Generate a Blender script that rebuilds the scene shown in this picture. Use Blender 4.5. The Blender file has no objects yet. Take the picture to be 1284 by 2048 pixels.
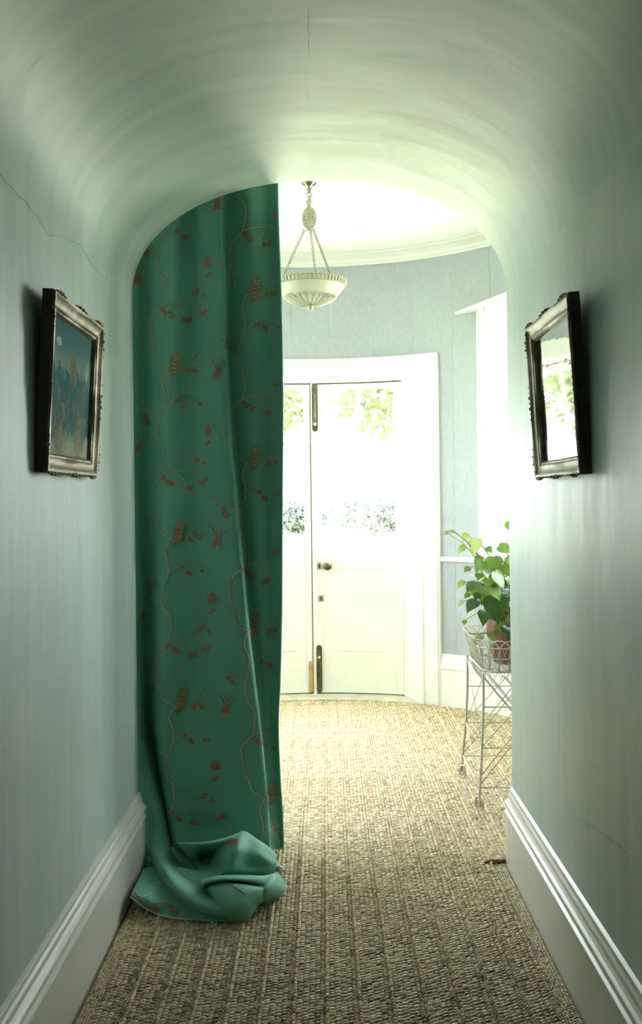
import bpy, bmesh, math, random
import numpy as np
from mathutils import Vector, Matrix
random.seed(7); RNG = np.random.default_rng(7)
SC = bpy.context.scene; COL = SC.collection
PI = math.pi; R_ = math.radians

# ------------------------------------------------------------------ camera
FOC, VPX, VPY, CAMH, ROLL = 1900.0, 650.0, 1000.0, 1.33, 0.012
cd = bpy.data.cameras.new('camera'); cam = bpy.data.objects.new('camera', cd); COL.objects.link(cam)
cd.sensor_width = 36; cd.lens = 36 * FOC / 2048
cd.shift_x = (642 - VPX) / 2048; cd.shift_y = (VPY - 1024) / 2048
cd.clip_start = 0.02
cam.matrix_world = Matrix.Translation((0, 0, CAMH)) @ Matrix.Rotation(PI / 2, 4, 'X') @ Matrix.Rotation(-ROLL, 4, 'Z')
SC.camera = cam

# ------------------------------------------------------------------ sky, sun, exposure
w = bpy.data.worlds.new('sky'); SC.world = w; w.use_nodes = True
bg = w.node_tree.nodes['Background']; bg.inputs[0].default_value = (0.88, 0.945, 1.0, 1); bg.inputs[1].default_value = 29.0
sd = bpy.data.lights.new('sun', 'SUN'); sd.energy = 76; sd.angle = R_(0.6); sd.color = (1, 0.97, 0.91)
sun = bpy.data.objects.new('sun', sd); COL.objects.link(sun)
sun.rotation_euler = (R_(42), 0, R_(18))      # high sun from behind the house, onto the garden
VS = SC.view_settings; SC.display_settings.display_device = 'sRGB'
VS.view_transform = 'Standard'; VS.look = 'None'; VS.gamma = 1; VS.use_curve_mapping = False; VS.exposure = 0.26
SC.cycles.max_bounces = 14; SC.cycles.diffuse_bounces = 8; SC.cycles.glossy_bounces = 5; SC.cycles.transparent_max_bounces = 16
SC.cycles.caustics_reflective = False; SC.cycles.caustics_refractive = False
SC.cycles.use_denoising = True

# room numbers: round room centre and radius, corridor walls, arch
RCX, RCY, RR = -0.08, 4.77, 1.53
XL, XR, YEND = -0.689, 0.666, 3.44
SPR, RISE = 2.073, 0.414
ZC = 2.95
def pol(a, r, z):
    t = R_(a); return (RCX + r * math.sin(t), RCY + r * math.cos(t), z)
for nm, a, r, zc_, sx, sz in (('portal_door', 0, 1.78, 1.52, 1.2, 1.2), ('portal_east', 69.4, 1.70, 1.7, 1.05, 1.5), ('portal_west', -69.4, 1.70, 1.7, .82, 1.5), ('portal_south_east', 121, 1.70, 1.7, .75, 1.5), ('portal_south_west', -121, 1.70, 1.7, .75, 1.5)):
    ld = bpy.data.lights.new(nm, 'AREA'); ld.shape = 'RECTANGLE'; ld.size = sx; ld.size_y = sz; ld.cycles.is_portal = True
    lo = bpy.data.objects.new(nm, ld); COL.objects.link(lo); lo.location = pol(a, r, zc_)
    lo.rotation_euler = (R_(-90), 0, R_(-a))
    lo.rotation_euler = Vector((RCX - lo.location.x, RCY - lo.location.y, 0)).to_track_quat('-Z', 'Z').to_euler()

# ------------------------------------------------------------------ materials
MATS = {}
def nodes_of(name):
    m = bpy.data.materials.new(name); m.use_nodes = True
    return m, m.node_tree, m.node_tree.nodes['Principled BSDF']
def N(t, kind, **kw):
    n = t.nodes.new(kind)
    for k, v in kw.items(): setattr(n, k, v)
    return n
def ramp(t, fac, stops):
    r = N(t, 'ShaderNodeValToRGB'); e = r.color_ramp.elements
    while len(e) < len(stops): e.new(0.5)
    for el, (p, c) in zip(e, stops):
        el.position = p; el.color = (c[0], c[1], c[2], 1)
    t.links.new(fac, r.inputs[0]); return r.outputs[0]
def coords(t, out='Object', scale=(1, 1, 1)):
    tc = N(t, 'ShaderNodeTexCoord'); mp = N(t, 'ShaderNodeMapping'); mp.inputs['Scale'].default_value = scale
    t.links.new(tc.outputs[out], mp.inputs[0]); return mp.outputs[0]
def noise(t, vec, scale, detail=4, rough=.55, dist=0):
    n = N(t, 'ShaderNodeTexNoise'); n.inputs['Scale'].default_value = scale; n.inputs['Detail'].default_value = detail
    n.inputs['Roughness'].default_value = rough; n.inputs['Distortion'].default_value = dist
    t.links.new(vec, n.inputs['Vector']); return n.outputs[0]
def bump(t, b, h, strength, dist=.002):
    n = N(t, 'ShaderNodeBump'); n.inputs['Strength'].default_value = strength; n.inputs['Distance'].default_value = dist
    t.links.new(h, n.inputs['Height']); t.links.new(n.outputs[0], b.inputs['Normal']); return n
def mat(name, c, rough=.5, var=.12, scale=12, stretch=(1, 1, 1), bstr=.1, bscale=None, metal=0, spec=.5, trans=None, coord='Object'):
    m, t, b = nodes_of(name)
    v = coords(t, coord, stretch); f = noise(t, v, scale)
    lo = [x * (1 - var) for x in c]; hi = [min(1, x * (1 + var)) for x in c]
    t.links.new(ramp(t, f, [(.3, lo), (.7, hi)]), b.inputs['Base Color'])
    b.inputs['Roughness'].default_value = rough; b.inputs['Metallic'].default_value = metal
    b.inputs['Specular IOR Level'].default_value = spec
    if bstr: bump(t, b, noise(t, v, bscale or scale * 5), bstr)
    if trans:
        tr = N(t, 'ShaderNodeBsdfTranslucent'); tr.inputs[0].default_value = (*trans[1], 1)
        mx = N(t, 'ShaderNodeMixShader'); mx.inputs[0].default_value = trans[0]
        t.links.new(b.outputs[0], mx.inputs[1]); t.links.new(tr.outputs[0], mx.inputs[2])
        t.links.new(mx.outputs[0], t.nodes['Material Output'].inputs[0])
    MATS[name] = m; return m

def paint_material():
    m, t, b = nodes_of('glazed_plaster_paint')
    uv = N(t, 'ShaderNodeUVMap').outputs[0]
    def mp(s):
        q = N(t, 'ShaderNodeMapping'); q.inputs['Scale'].default_value = s; t.links.new(uv, q.inputs[0]); return q.outputs[0]
    f1 = noise(t, mp((15, 1.0, 1)), 1.0, 6, .62, .6); f2 = noise(t, mp((1.2, 1.2, 1)), 1.6, 4, .55)
    f3 = noise(t, mp((80, 2.2, 1)), 1.0, 3, .6)
    mix = N(t, 'ShaderNodeMix', data_type='FLOAT'); mix.inputs[0].default_value = .42
    t.links.new(f1, mix.inputs[2]); t.links.new(f2, mix.inputs[3])
    c = ramp(t, mix.outputs[0], [(.28, (.285, .372, .355)), (.5, (.39, .468, .438)), (.74, (.505, .555, .51))])
    t.links.new(c, b.inputs['Base Color'])
    rr = N(t, 'ShaderNodeMapRange'); rr.inputs['To Min'].default_value = .38; rr.inputs['To Max'].default_value = .55
    t.links.new(f1, rr.inputs[0]); t.links.new(rr.outputs[0], b.inputs['Roughness'])
    b.inputs['Specular IOR Level'].default_value = .38
    ad = N(t, 'ShaderNodeMath', operation='ADD'); ml = N(t, 'ShaderNodeMath', operation='MULTIPLY'); ml.inputs[1].default_value = .22
    t.links.new(f3, ml.inputs[0]); t.links.new(f1, ad.inputs[0]); t.links.new(ml.outputs[0], ad.inputs[1])
    n1 = bump(t, b, ad.outputs[0], .30, .003)
    n2 = N(t, 'ShaderNodeBump'); n2.inputs['Strength'].default_value = .5; n2.inputs['Distance'].default_value = .012
    t.links.new(f2, n2.inputs['Height']); t.links.new(n2.outputs[0], n1.inputs['Normal'])
    MATS['paint'] = m; return m
PAINT = paint_material()
def glass_material():
    m, t, b = nodes_of('window_glass'); t.nodes.remove(b)
    lw = N(t, 'ShaderNodeLayerWeight'); pw = N(t, 'ShaderNodeMath', operation='POWER'); pw.inputs[1].default_value = 5
    t.links.new(lw.outputs['Facing'], pw.inputs[0]); fr = N(t, 'ShaderNodeMath', operation='MULTIPLY_ADD'); fr.inputs[1].default_value = .7; fr.inputs[2].default_value = .04
    t.links.new(pw.outputs[0], fr.inputs[0])
    tr = N(t, 'ShaderNodeBsdfTransparent'); tr.inputs[0].default_value = (.97, .98, .97, 1)
    gl = N(t, 'ShaderNodeBsdfGlossy'); gl.inputs['Roughness'].default_value = .02
    v = coords(t); bp = N(t, 'ShaderNodeBump'); bp.inputs['Strength'].default_value = .03
    t.links.new(noise(t, v, 9), bp.inputs['Height']); t.links.new(bp.outputs[0], gl.inputs['Normal'])
    mx = N(t, 'ShaderNodeMixShader'); t.links.new(fr.outputs[0], mx.inputs[0]); t.links.new(tr.outputs[0], mx.inputs[1]); t.links.new(gl.outputs[0], mx.inputs[2])
    t.links.new(mx.outputs[0], t.nodes['Material Output'].inputs[0]); MATS['glass'] = m; return m
GLASS = glass_material()
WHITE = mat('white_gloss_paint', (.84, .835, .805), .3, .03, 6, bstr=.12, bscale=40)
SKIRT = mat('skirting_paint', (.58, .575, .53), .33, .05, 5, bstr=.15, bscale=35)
CEIL = mat('ceiling_white', (.86, .86, .83), .6, .02, 4, bstr=.05)
CORN = mat('cornice_cream', (.70, .70, .655), .5, .03, 6, bstr=.05)
WALLP = mat('speckled_wallpaper', (.35, .385, .415), .55, .07, 55, (1, 1, .5), .15, 160)
SEAMW = mat('wall_lining', (.46, .50, .50), .6, .05, 20, bstr=.05)
STONE = mat('threshold_stone', (.55, .51, .42), .6, .2, 9, bstr=.3, bscale=60)
FLOORM = mat('floor_boards', (.22, .17, .11), .5, .2, 6, (1, 8, 1), .15)
JUTE = mat('braided_jute', (.50, .42, .285), .38, .34, 75, (1, .7, 1), .5, 420, spec=.6)
def jute_material():
    m, t, b = nodes_of('braided_jute')
    ge = N(t, 'ShaderNodeNewGeometry'); v = coords(t)
    big = noise(t, v, 7, 3); fib = noise(t, coords(t, 'Object', (120, 700, 300)), 1, 3)
    a = N(t, 'ShaderNodeMath', operation='MULTIPLY'); a.inputs[1].default_value = .55; t.links.new(ge.outputs['Random Per Island'], a.inputs[0])
    c = N(t, 'ShaderNodeMath', operation='MULTIPLY'); c.inputs[1].default_value = .26; t.links.new(big, c.inputs[0])
    d = N(t, 'ShaderNodeMath', operation='ADD'); t.links.new(a.outputs[0], d.inputs[0]); t.links.new(c.outputs[0], d.inputs[1])
    e = N(t, 'ShaderNodeMath', operation='MULTIPLY_ADD'); e.inputs[1].default_value = .35; t.links.new(fib, e.inputs[0]); t.links.new(d.outputs[0], e.inputs[2])
    t.links.new(ramp(t, e.outputs[0], [(.26, (.24, .168, .075)), (.54, (.46, .36, .19)), (.84, (.64, .53, .33))]), b.inputs['Base Color'])
    b.inputs['Roughness'].default_value = .45; b.inputs['Specular IOR Level'].default_value = 1.0
    bump(t, b, fib, .5, .0012); return m
JUTE = jute_material()
JUTEB = mat('jute_backing', (.10, .08, .045), .9, .2, 40, bstr=.3)
JCUT = mat('cut_jute_edge', (.20, .10, .05), .9, .3, 60, bstr=.4)
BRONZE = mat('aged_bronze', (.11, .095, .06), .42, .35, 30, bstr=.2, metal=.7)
BRASS = mat('worn_brass', (.62, .44, .18), .35, .3, 25, bstr=.15, metal=.85)
STEEL = mat('dull_nickel', (.42, .42, .40), .35, .2, 30, bstr=.1, metal=.9)
NICKEL = mat('tarnished_nickel', (.30, .26, .2), .22, .3, 20, bstr=.05, metal=1)
PLAST = mat('ivory_plaster', (.34, .325, .235), .5, .08, 18, bstr=.1, bscale=60)
BOWLM = mat('alabaster_bowl', (.47, .46, .375), .4, .05, 14, bstr=.05, trans=(.10, (.4, .39, .3)))
GILT = mat('silver_gilt_frame', (.165, .14, .08), .48, .45, 26, (1, 1, 1), .35, 90, metal=.5)
DARKW = mat('dark_frame_wood', (.045, .032, .022), .6, .35, 18, (1, 6, 1), .25)
WIRE = mat('cream_painted_wire', (.40, .375, .29), .45, .16, 60, bstr=.2)
TERRA = mat('terracotta', (.17, .058, .038), .6, .22, 14, bstr=.2)
SOIL = mat('soil', (.035, .025, .018), .95, .4, 60, bstr=.8)
LEAFA = mat('green_leaf', (.075, .15, .025), .28, .22, 18, bstr=.12, trans=(.38, (.16, .28, .04)))
LEAFB = mat('dark_green_leaf', (.03, .075, .022), .22, .25, 18, bstr=.12, trans=(.25, (.07, .15, .025)))
LEAFC = mat('lime_leaf', (.15, .21, .04), .35, .2, 18, bstr=.1, trans=(.42, (.23, .31, .055)))
STEM = mat('brown_stem', (.22, .17, .06), .5, .25, 40, bstr=.1)
FLOWER = mat('pale_flower', (.8, .8, .6), .5, .1, 40, bstr=.0, trans=(.3, (.9, .9, .7)))
THREADC = mat('cream_thread', (.43, .48, .37), .6, .15, 260, bstr=.4, bscale=900)
THREADB = mat('brown_thread', (.27, .235, .12), .65, .2, 260, bstr=.4, bscale=900)
THREADR = mat('rust_thread', (.37, .145, .085), .65, .25, 260, bstr=.4, bscale=900)
CRACK = mat('plaster_crack', (.17, .19, .14), .9, .3, 60, bstr=.2)
SELV = mat('selvedge', (.62, .64, .60), .8, .1, 80, bstr=.1)
LAWN = mat('sunlit_lawn', (.47, .49, .33), .9, .18, 1.2, bstr=.2, bscale=40)
TLEAF = mat('tree_leaf', (.055, .070, .030), .6, .35, 1.5, bstr=0, trans=(.3, (.10, .125, .05)), spec=.15)
TLEAF2 = mat('tree_leaf_blue', (.055, .070, .060), .6, .35, 1.5, bstr=0, trans=(.3, (.08, .1, .09)), spec=.15)
BARK = mat('bark', (.12, .09, .06), .9, .3, 8, (1, 1, .3), .6)
def fabric_material():
    m, t, b = nodes_of('green_silk_fabric')
    v = coords(t, 'Object', (40, 40, 900)); v2 = coords(t, 'Object', (500, 500, 60))
    a = noise(t, v, 1, 3); c = noise(t, v2, 1, 2); g = noise(t, coords(t), 5, 3)
    t.links.new(ramp(t, a, [(.25, (.125, .350, .262)), (.75, (.162, .425, .325))]), b.inputs['Base Color'])
    b.inputs['Roughness'].default_value = .62; b.inputs['Sheen Weight'].default_value = .25; b.inputs['Sheen Roughness'].default_value = .4
    b.inputs['Sheen Tint'].default_value = (.5, .9, .75, 1)
    ad = N(t, 'ShaderNodeMath', operation='ADD'); t.links.new(a, ad.inputs[0]); t.links.new(c, ad.inputs[1])
    n1 = bump(t, b, ad.outputs[0], .12, .0006)
    n2 = N(t, 'ShaderNodeBump'); n2.inputs['Strength'].default_value = .35; n2.inputs['Distance'].default_value = .012
    t.links.new(g, n2.inputs['Height']); t.links.new(n2.outputs[0], n1.inputs['Normal'])
    tr = N(t, 'ShaderNodeBsdfTranslucent'); tr.inputs[0].default_value = (.05, .24, .13, 1)
    mx = N(t, 'ShaderNodeMixShader'); mx.inputs[0].default_value = .10
    t.links.new(b.outputs[0], mx.inputs[1]); t.links.new(tr.outputs[0], mx.inputs[2])
    t.links.new(mx.outputs[0], t.nodes['Material Output'].inputs[0]); return m
FABRIC = fabric_material()
def mirror_material():
    m, t, b = nodes_of('old_mirror_glass')
    b.inputs['Base Color'].default_value = (.50, .52, .50, 1); b.inputs['Metallic'].default_value = 1; b.inputs['Roughness'].default_value = .035
    v = coords(t, 'Object', (1, 1, 5)); bump(t, b, noise(t, v, 5, 2), .05, .01); return m
MIRROR = mirror_material()

# ------------------------------------------------------------------ mesh helpers
class Geo:
    def __init__(s): s.v = []; s.f = []; s.m = []
    def add(s, vs, fs, mi=0):
        o = len(s.v); s.v += [tuple(p) for p in vs]; s.f += [tuple(i + o for i in f) for f in fs]; s.m += [mi] * len(fs); return s
    def box(s, x0, x1, y0, y1, z0, z1, mi=0):
        return s.add([(x0,y0,z0),(x1,y0,z0),(x1,y1,z0),(x0,y1,z0),(x0,y0,z1),(x1,y0,z1),(x1,y1,z1),(x0,y1,z1)],
                     [(3,2,1,0),(4,5,6,7),(0,1,5,4),(1,2,6,5),(2,3,7,6),(3,0,4,7)], mi)
    def arc(s, a0, a1, r0, r1, z0, z1, n=None, mi=0):
        "curved block of the round room between two angles, radii and heights"
        n = n or max(1, int(abs(a1 - a0) / 2.5) + 1); vs = []; fs = []
        for i in range(n + 1):
            a = a0 + (a1 - a0) * i / n
            vs += [pol(a, r0, z0), pol(a, r0, z1), pol(a, r1, z1), pol(a, r1, z0)]
        for i in range(n):
            q = 4 * i
            for k in range(4): fs.append((q + k, q + (k + 1) % 4, q + 4 + (k + 1) % 4, q + 4 + k))
        fs += [(3, 2, 1, 0), (4 * n, 4 * n + 1, 4 * n + 2, 4 * n + 3)]
        return s.add(vs, fs, mi)
    def arcprof(s, a0, a1, prof, n=None, mi=0):
        "sweep a closed (r,z) profile along the round wall"
        n = n or max(1, int(abs(a1 - a0) / 2.5) + 1); k = len(prof); vs = []; fs = []
        for i in range(n + 1):
            a = a0 + (a1 - a0) * i / n; vs += [pol(a, r, z) for r, z in prof]
        for i in range(n):
            for j in range(k): fs.append((i*k+j, i*k+(j+1) % k, (i+1)*k+(j+1) % k, (i+1)*k+j))
        fs += [tuple(range(k))[::-1], tuple(n*k + j for j in range(k))]
        return s.add(vs, fs, mi)
    def tube(s, pts, r, sides=6, mi=0, closed=False):
        P = [Vector(p) for p in pts]; n = len(P); rs = r if isinstance(r, (list, tuple)) else [r] * n
        vs = []; fs = []; up = None
        for i in range(n):
            if closed: d = P[(i + 1) % n] - P[i - 1]
            else: d = P[min(i + 1, n - 1)] - P[max(i - 1, 0)]
            d.normalize()
            if up is None:
                up = d.orthogonal().normalized()
            else:
                up = (up - d * up.dot(d))
                up = up.normalized() if up.length > 1e-6 else d.orthogonal().normalized()
            q = d.cross(up)
            for k in range(sides):
                a = 2 * PI * k / sides; vs.append(P[i] + (up * math.cos(a) + q * math.sin(a)) * rs[i])
        m = n if closed else n - 1
        for i in range(m):
            for k in range(sides):
                j = (i + 1) % n; fs.append((i*sides+k, i*sides+(k+1) % sides, j*sides+(k+1) % sides, j*sides+k))
        if not closed: fs += [tuple(range(sides))[::-1], tuple((n-1)*sides+k for k in range(sides))]
        return s.add(vs, fs, mi)
    def lathe(s, prof, c, n=32, mi=0, fn=None):
        vs = []; fs = []; k = len(prof)
        for i in range(n):
            a = 2 * PI * i / n
            for r, z in prof:
                q = r if fn is None else fn(r, z, a)
                vs.append((c[0] + q * math.cos(a), c[1] + q * math.sin(a), c[2] + z))
        for i in range(n):
            for j in range(k - 1):
                fs.append((i*k+j, ((i+1) % n)*k+j, ((i+1) % n)*k+j+1, i*k+j+1))
        return s.add(vs, fs, mi)
    def ball(s, c, rx, ry, rz, n=8, m=6, mi=0, rot=None):
        vs = []; fs = []
        for j in range(1, m):
            p = PI * j / m
            for i in range(n):
                a = 2 * PI * i / n; q = Vector((rx*math.sin(p)*math.cos(a), ry*math.sin(p)*math.sin(a), rz*math.cos(p)))
                if rot: q = rot @ q
                vs.append(Vector(c) + q)
        t = Vector((0, 0, rz)); b = -t
        if rot: t = rot @ t; b = rot @ b
        vs += [Vector(c) + t, Vector(c) + b]; T = len(vs) - 2
        for j in range(m - 2):
            for i in range(n): fs.append((j*n+i, (j+1)*n+i, (j+1)*n+(i+1) % n, j*n+(i+1) % n))
        for i in range(n):
            fs.append((T, i, (i+1) % n)); fs.append((T+1, (m-2)*n+(i+1) % n, (m-2)*n+i))
        return s.add(vs, fs, mi)
def empty(name, loc, label=None, cat=None, group=None, kind=None):
    o = bpy.data.objects.new(name, None); COL.objects.link(o); o.location = loc; o.empty_display_size = .05
    return tag(o, label, cat, group, kind)
def tag(o, label=None, cat=None, group=None, kind=None):
    for k, v in (('label', label), ('category', cat), ('group', group), ('kind', kind)):
        if v: o[k] = v
    return o
def worldloc(o):
    p = Vector((0, 0, 0))
    while o is not None: p += o.location; o = o.parent
    return p
def build(name, g, mats, parent=None, smooth=False, fix=True, auto=None):
    "one mesh object; geometry given in world coordinates, origin at the parent's origin"
    if not isinstance(mats, (list, tuple)): mats = [mats]
    off = worldloc(parent) if parent else Vector((0, 0, 0))
    me = bpy.data.meshes.new(name); me.from_pydata([(p[0]-off.x, p[1]-off.y, p[2]-off.z) for p in g.v], [], g.f)
    for m in mats: me.materials.append(m)
    if len(mats) > 1: me.polygons.foreach_set('material_index', g.m)
    if fix:
        bm = bmesh.new(); bm.from_mesh(me); bmesh.ops.recalc_face_normals(bm, faces=bm.faces); bm.to_mesh(me); bm.free()
    if smooth: me.shade_smooth()
    if auto: me.set_sharp_from_angle(angle=R_(auto))
    me.update()
    o = bpy.data.objects.new(name, me); COL.objects.link(o); o.parent = parent
    return o
def bevel(o, wd=.003, seg=2):
    m = o.modifiers.new('bevel', 'BEVEL'); m.width = wd; m.segments = seg; m.limit_method = 'ANGLE'; return o
def px(x, y, d):
    "point seen at picture position x,y at distance d along the corridor"
    dx, dy = x - VPX, y - VPY
    return Vector(((dx - ROLL*dy) * d / FOC, d, CAMH - (dy + ROLL*dx) * d / FOC))
def pxh(x, y, h):
    "the same for a point lying h above the floor"
    return px(x, y, (CAMH - h) * FOC / ((y - VPY) + ROLL * (x - VPX)))

# ================================================================== SETTING
Y0 = -1.6                                                   # corridor runs on behind the camera
tag(build('floor', Geo().box(-2, 2, Y0, 6.75, -.12, 0), FLOORM), kind='structure')

def uv_wall(o, fn):
    me = o.data; uv = me.uv_layers.new(name='UVMap')
    for l in me.loops:
        uv.data[l.index].uv = fn(me.vertices[l.vertex_index].co)
YS = np.linspace(Y0, YEND, 24)
def wall_side(name, x0, x1):
    o = build(name, Geo().box(x0, x1, Y0, YEND, 0, SPR), PAINT)
    uv_wall(o, lambda c: (c.y + (7.3 if x0 > 0 else 0), c.z)); return tag(o, kind='structure')
wl = wall_side('wall_left', XL - .17, XL); wr = wall_side('wall_right', XR, XR + .17)
AC, AH = (XL + XR) / 2, (XR - XL) / 2
def arch(t, off=0):                                          # t from 0 (left springing) to 1 (right springing)
    a = PI * (1 - t); c, s = math.cos(a), math.sin(a); e = 2 / 2.12
    return (AC + (AH + off) * math.copysign(abs(c) ** e, c), SPR + (RISE + off) * abs(s) ** e)
g = Geo(); NA = 72; NY = 30; arcl = [0]
pts = [arch(i / NA) for i in range(NA + 1)]
for i in range(NA): arcl.append(arcl[-1] + math.dist(pts[i], pts[i + 1]))
vs = [(x, Y0 + (YEND - Y0) * j / NY, z) for j in range(NY + 1) for x, z in pts]
g.add(vs, [(j*(NA+1)+i, (j+1)*(NA+1)+i, (j+1)*(NA+1)+i+1, j*(NA+1)+i+1) for j in range(NY) for i in range(NA)])
for y, d in ((YEND, 1), (Y0, -1)):                           # end faces up to the square top
    e = []
    for i, (x, z) in enumerate(pts): e += [(x, y, z), (x if 0 < i < NA else (XL - .17 if i == 0 else XR + .17), y, 3.02 if 0 < i < NA else SPR)]
    e[1] = (XL - .17, y, SPR); e[2*NA+1] = (XR + .17, y, SPR)
    k = len(e); e += [(XL - .17, y, 3.02), (XR + .17, y, 3.02)]
    f = [(2*i, 2*i+2, 2*i+3, 2*i+1) for i in range(NA)] + [(1, 3, k), (2*NA+1, k+1, 2*NA-1)]
    g.add(e, f if d > 0 else [q[::-1] for q in f])
x0, x1 = XL - .17, XR + .17
g.add([(x0,Y0,3.02),(x1,Y0,3.02),(x1,YEND,3.02),(x0,YEND,3.02),(x0,Y0,SPR),(x1,Y0,SPR),(x1,YEND,SPR),(x0,YEND,SPR)], [(0,1,2,3),(0,3,7,4),(1,5,6,2)])
vault = build('ceiling', g, PAINT, smooth=True, fix=False); vault.data.set_sharp_from_angle(angle=R_(40))
kx = np.array([p[0] for p in pts])
def vuv(c):
    i = min(range(NA + 1), key=lambda q: (pts[q][0]-c.x)**2 + (pts[q][1]-c.z)**2); return (c.y + 3.1, SPR + arcl[i])
cache = {}
def vuvc(c):
    k = (round(c.x, 4), round(c.z, 4))
    if k not in cache: cache[k] = vuv(c)[1]
    return (c.y, cache[k])
uv_wall(vault, vuvc); tag(vault, kind='structure')
bw = build('wall_back', Geo().box(XL - .17, XR + .17, Y0 - .15, Y0, 0, 3.02), PAINT); uv_wall(bw, lambda c: (c.x, c.z)); tag(bw, kind='structure')

# cracks in the old plaster, sitting on the wall surface
def crack(name, path, parent, toward, wd=.0016):
    g = Geo(); P = []
    for a, b in zip(path, path[1:]):
        for k in range(6):
            q = Vector(a).lerp(Vector(b), k / 6) + Vector([random.gauss(0, .0022) for _ in range(3)]); P.append(q)
    P.append(Vector(path[-1]))
    P = [toward(p) for p in P]
    g.tube(P, [wd * (.3 + .55 * random.random()) * .5 for _ in P], 5)
    return build(name, g, CRACK, parent)
onleft = lambda p: Vector((XL + .0002, p.y, p.z)); onright = lambda p: Vector((XR - .0002, p.y, p.z))
def wallpt(x, y, X):
    d = X * FOC / ((x - VPX) - ROLL * (y - VPY)); return px(x, y, d)
def onvault(p):
    v = Vector((p.x - AC, 0, p.z - SPR)); best = min(pts, key=lambda q: abs(math.atan2(q[1]-SPR, q[0]-AC) - math.atan2(v.z, v.x)))
    r = math.dist(best, (AC, SPR)) - .0002; v.normalize(); return Vector((AC + v.x * r, p.y, SPR + v.z * r))
crack('plaster_crack', [wallpt(*q, XL) for q in ((76, 440), (98, 470), (120, 472), (163, 492), (190, 540), (215, 560))], wl, onleft)
crack('plaster_crack', [px(617, y, 1.157 * FOC / (VPY - y)) for y in (12, 60, 110, 160, 215)], vault, onvault)
crack('plaster_crack', [px(2 + 30 * i, yy, dd) for i, (yy, dd) in enumerate(((342, 2.02), (372, 2.1), (402, 2.2), (440, 2.33)))], vault, onvault)
crack('plaster_crack', [wallpt(*q, XR) for q in ((1155, 1636), (1190, 1656), (1235, 1690), (1280, 1724))], wr, onright)

# skirting boards of the corridor
SKP = [(0, 0), (.026, 0), (.026, .187), (.031, .190), (.031, .199), (.021, .205), (.024, .216), (.030, .224), (.030, .232), (.022, .238), (.016, .246), (.017, .258), (.011, .266), (.011, .278), (0, .284)]
def skirting(name, xw, s, y0, y1):
    g = Geo(); k = len(SKP); vs = []
    yy = [y0, y1]
    for y in yy: vs += [(xw + s * a, y + (0 if y == y0 else -.0), z) for a, z in SKP]
    fs = [(j, (j+1) % k, k + (j+1) % k, k + j) for j in range(k)] + [tuple(range(k)), tuple(range(k, 2*k))]
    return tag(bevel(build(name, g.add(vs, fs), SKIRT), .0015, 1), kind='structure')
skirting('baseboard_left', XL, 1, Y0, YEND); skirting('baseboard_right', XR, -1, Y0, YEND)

# ---- round room wall, wallpaper drops, openings
DA, DZ = 27.0, 2.15                                        # door opening half angle and height
WA, WH, WHW, WZ0, WZ1 = 69.4, 19.6, 14.9, .97, 2.40                   # windows either side
AE = 150.4
WB, WBH = 121.0, 13.4                                      # two unseen windows beside the arch, added to light the round room
g = Geo()
def wallbands(a):
    if abs(a) < DA: return [(DZ, 3.02)]
    if abs(abs(a) - WA) < (WH if a > 0 else WHW) or abs(abs(a) - WB) < WBH: return [(0, WZ0), (WZ1, 3.02)]
    return [(0, 3.02)]
cuts = [-AE, -WB-WBH, -WB+WBH, -WA-WHW, -WA+WHW, -DA, DA, WA-WH, WA+WH, WB-WBH, WB+WBH, AE]
for a0, a1 in zip(cuts, cuts[1:]):
    for z0, z1 in wallbands((a0 + a1) / 2): g.arc(a0, a1, RR + .002, RR + .24, z0, z1)
wf = tag(build('wall_far', g, SEAMW), kind='structure')
drop = 10.35; k0 = 5.0
edges = [k0 + drop * i for i in range(-15, 15) if abs(k0 + drop * i) < AE]
edges = [-AE] + edges + [AE]
for a0, a1 in zip(edges, edges[1:]):
    g = Geo(); c2 = sorted([a0 + .09, a1 - .09] + [c for c in cuts if a0 + .2 < c < a1 - .2])
    for b0, b1 in zip(c2, c2[1:]):
        for z0, z1 in wallbands((b0 + b1) / 2):
            z1 = min(z1, 2.93)
            if z1 > z0: g.arc(b0, b1, RR, RR + .004, z0, z1)
    build('wallpaper_drop', g, WALLP, wf)
g = Geo(); n = 72
g.add([pol(360*i/n, 1.82, ZC) for i in range(n)] + [pol(360*i/n, 1.82, ZC + .12) for i in range(n)],
      [tuple(range(n)), tuple(range(2*n-1, n-1, -1))] + [(i, (i+1) % n, n+(i+1) % n, n+i) for i in range(n)])
cl = tag(build('ceiling_round', g, CEIL), kind='structure')
tag(build('trim_1', Geo().arcprof(-AE, AE, [(RR+.002, 2.872), (RR-.014, 2.872), (RR-.016, 2.884), (RR-.028, 2.890), (RR-.034, 2.905), (RR-.062, 2.922), (RR-.085, 2.928), (RR-.088, 2.938), (RR-.11, 2.942), (RR-.11, 2.951), (RR+.002, 2.951)]), CORN, smooth=True, auto=25), kind='structure')
rsk = [(RR+.002, 0), (RR-.026, 0), (RR-.026, .245), (RR-.033, .25), (RR-.033, .265), (RR-.020, .275), (RR-.024, .295), (RR-.014, .315), (RR-.012, .335), (RR+.002, .342)]
for i, (a0, a1) in enumerate(((32.3, AE), (-AE, -32.3))):
    tag(build('baseboard_round_%s' % ('right', 'left')[i], Geo().arcprof(a0, a1, rsk), WHITE), kind='structure')
dd = [(RR+.002, .928), (RR-.014, .930), (RR-.020, .936), (RR-.020, .950), (RR-.012, .958), (RR+.002, .960)]
for i, (a0, a1) in enumerate(((32.3, 42.6), (-42.6, -32.3), (142, AE), (-AE, -142))):
    tag(build('trim_%d' % (i + 2), Geo().arcprof(a0, a1, dd), WHITE), kind='structure')

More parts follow.
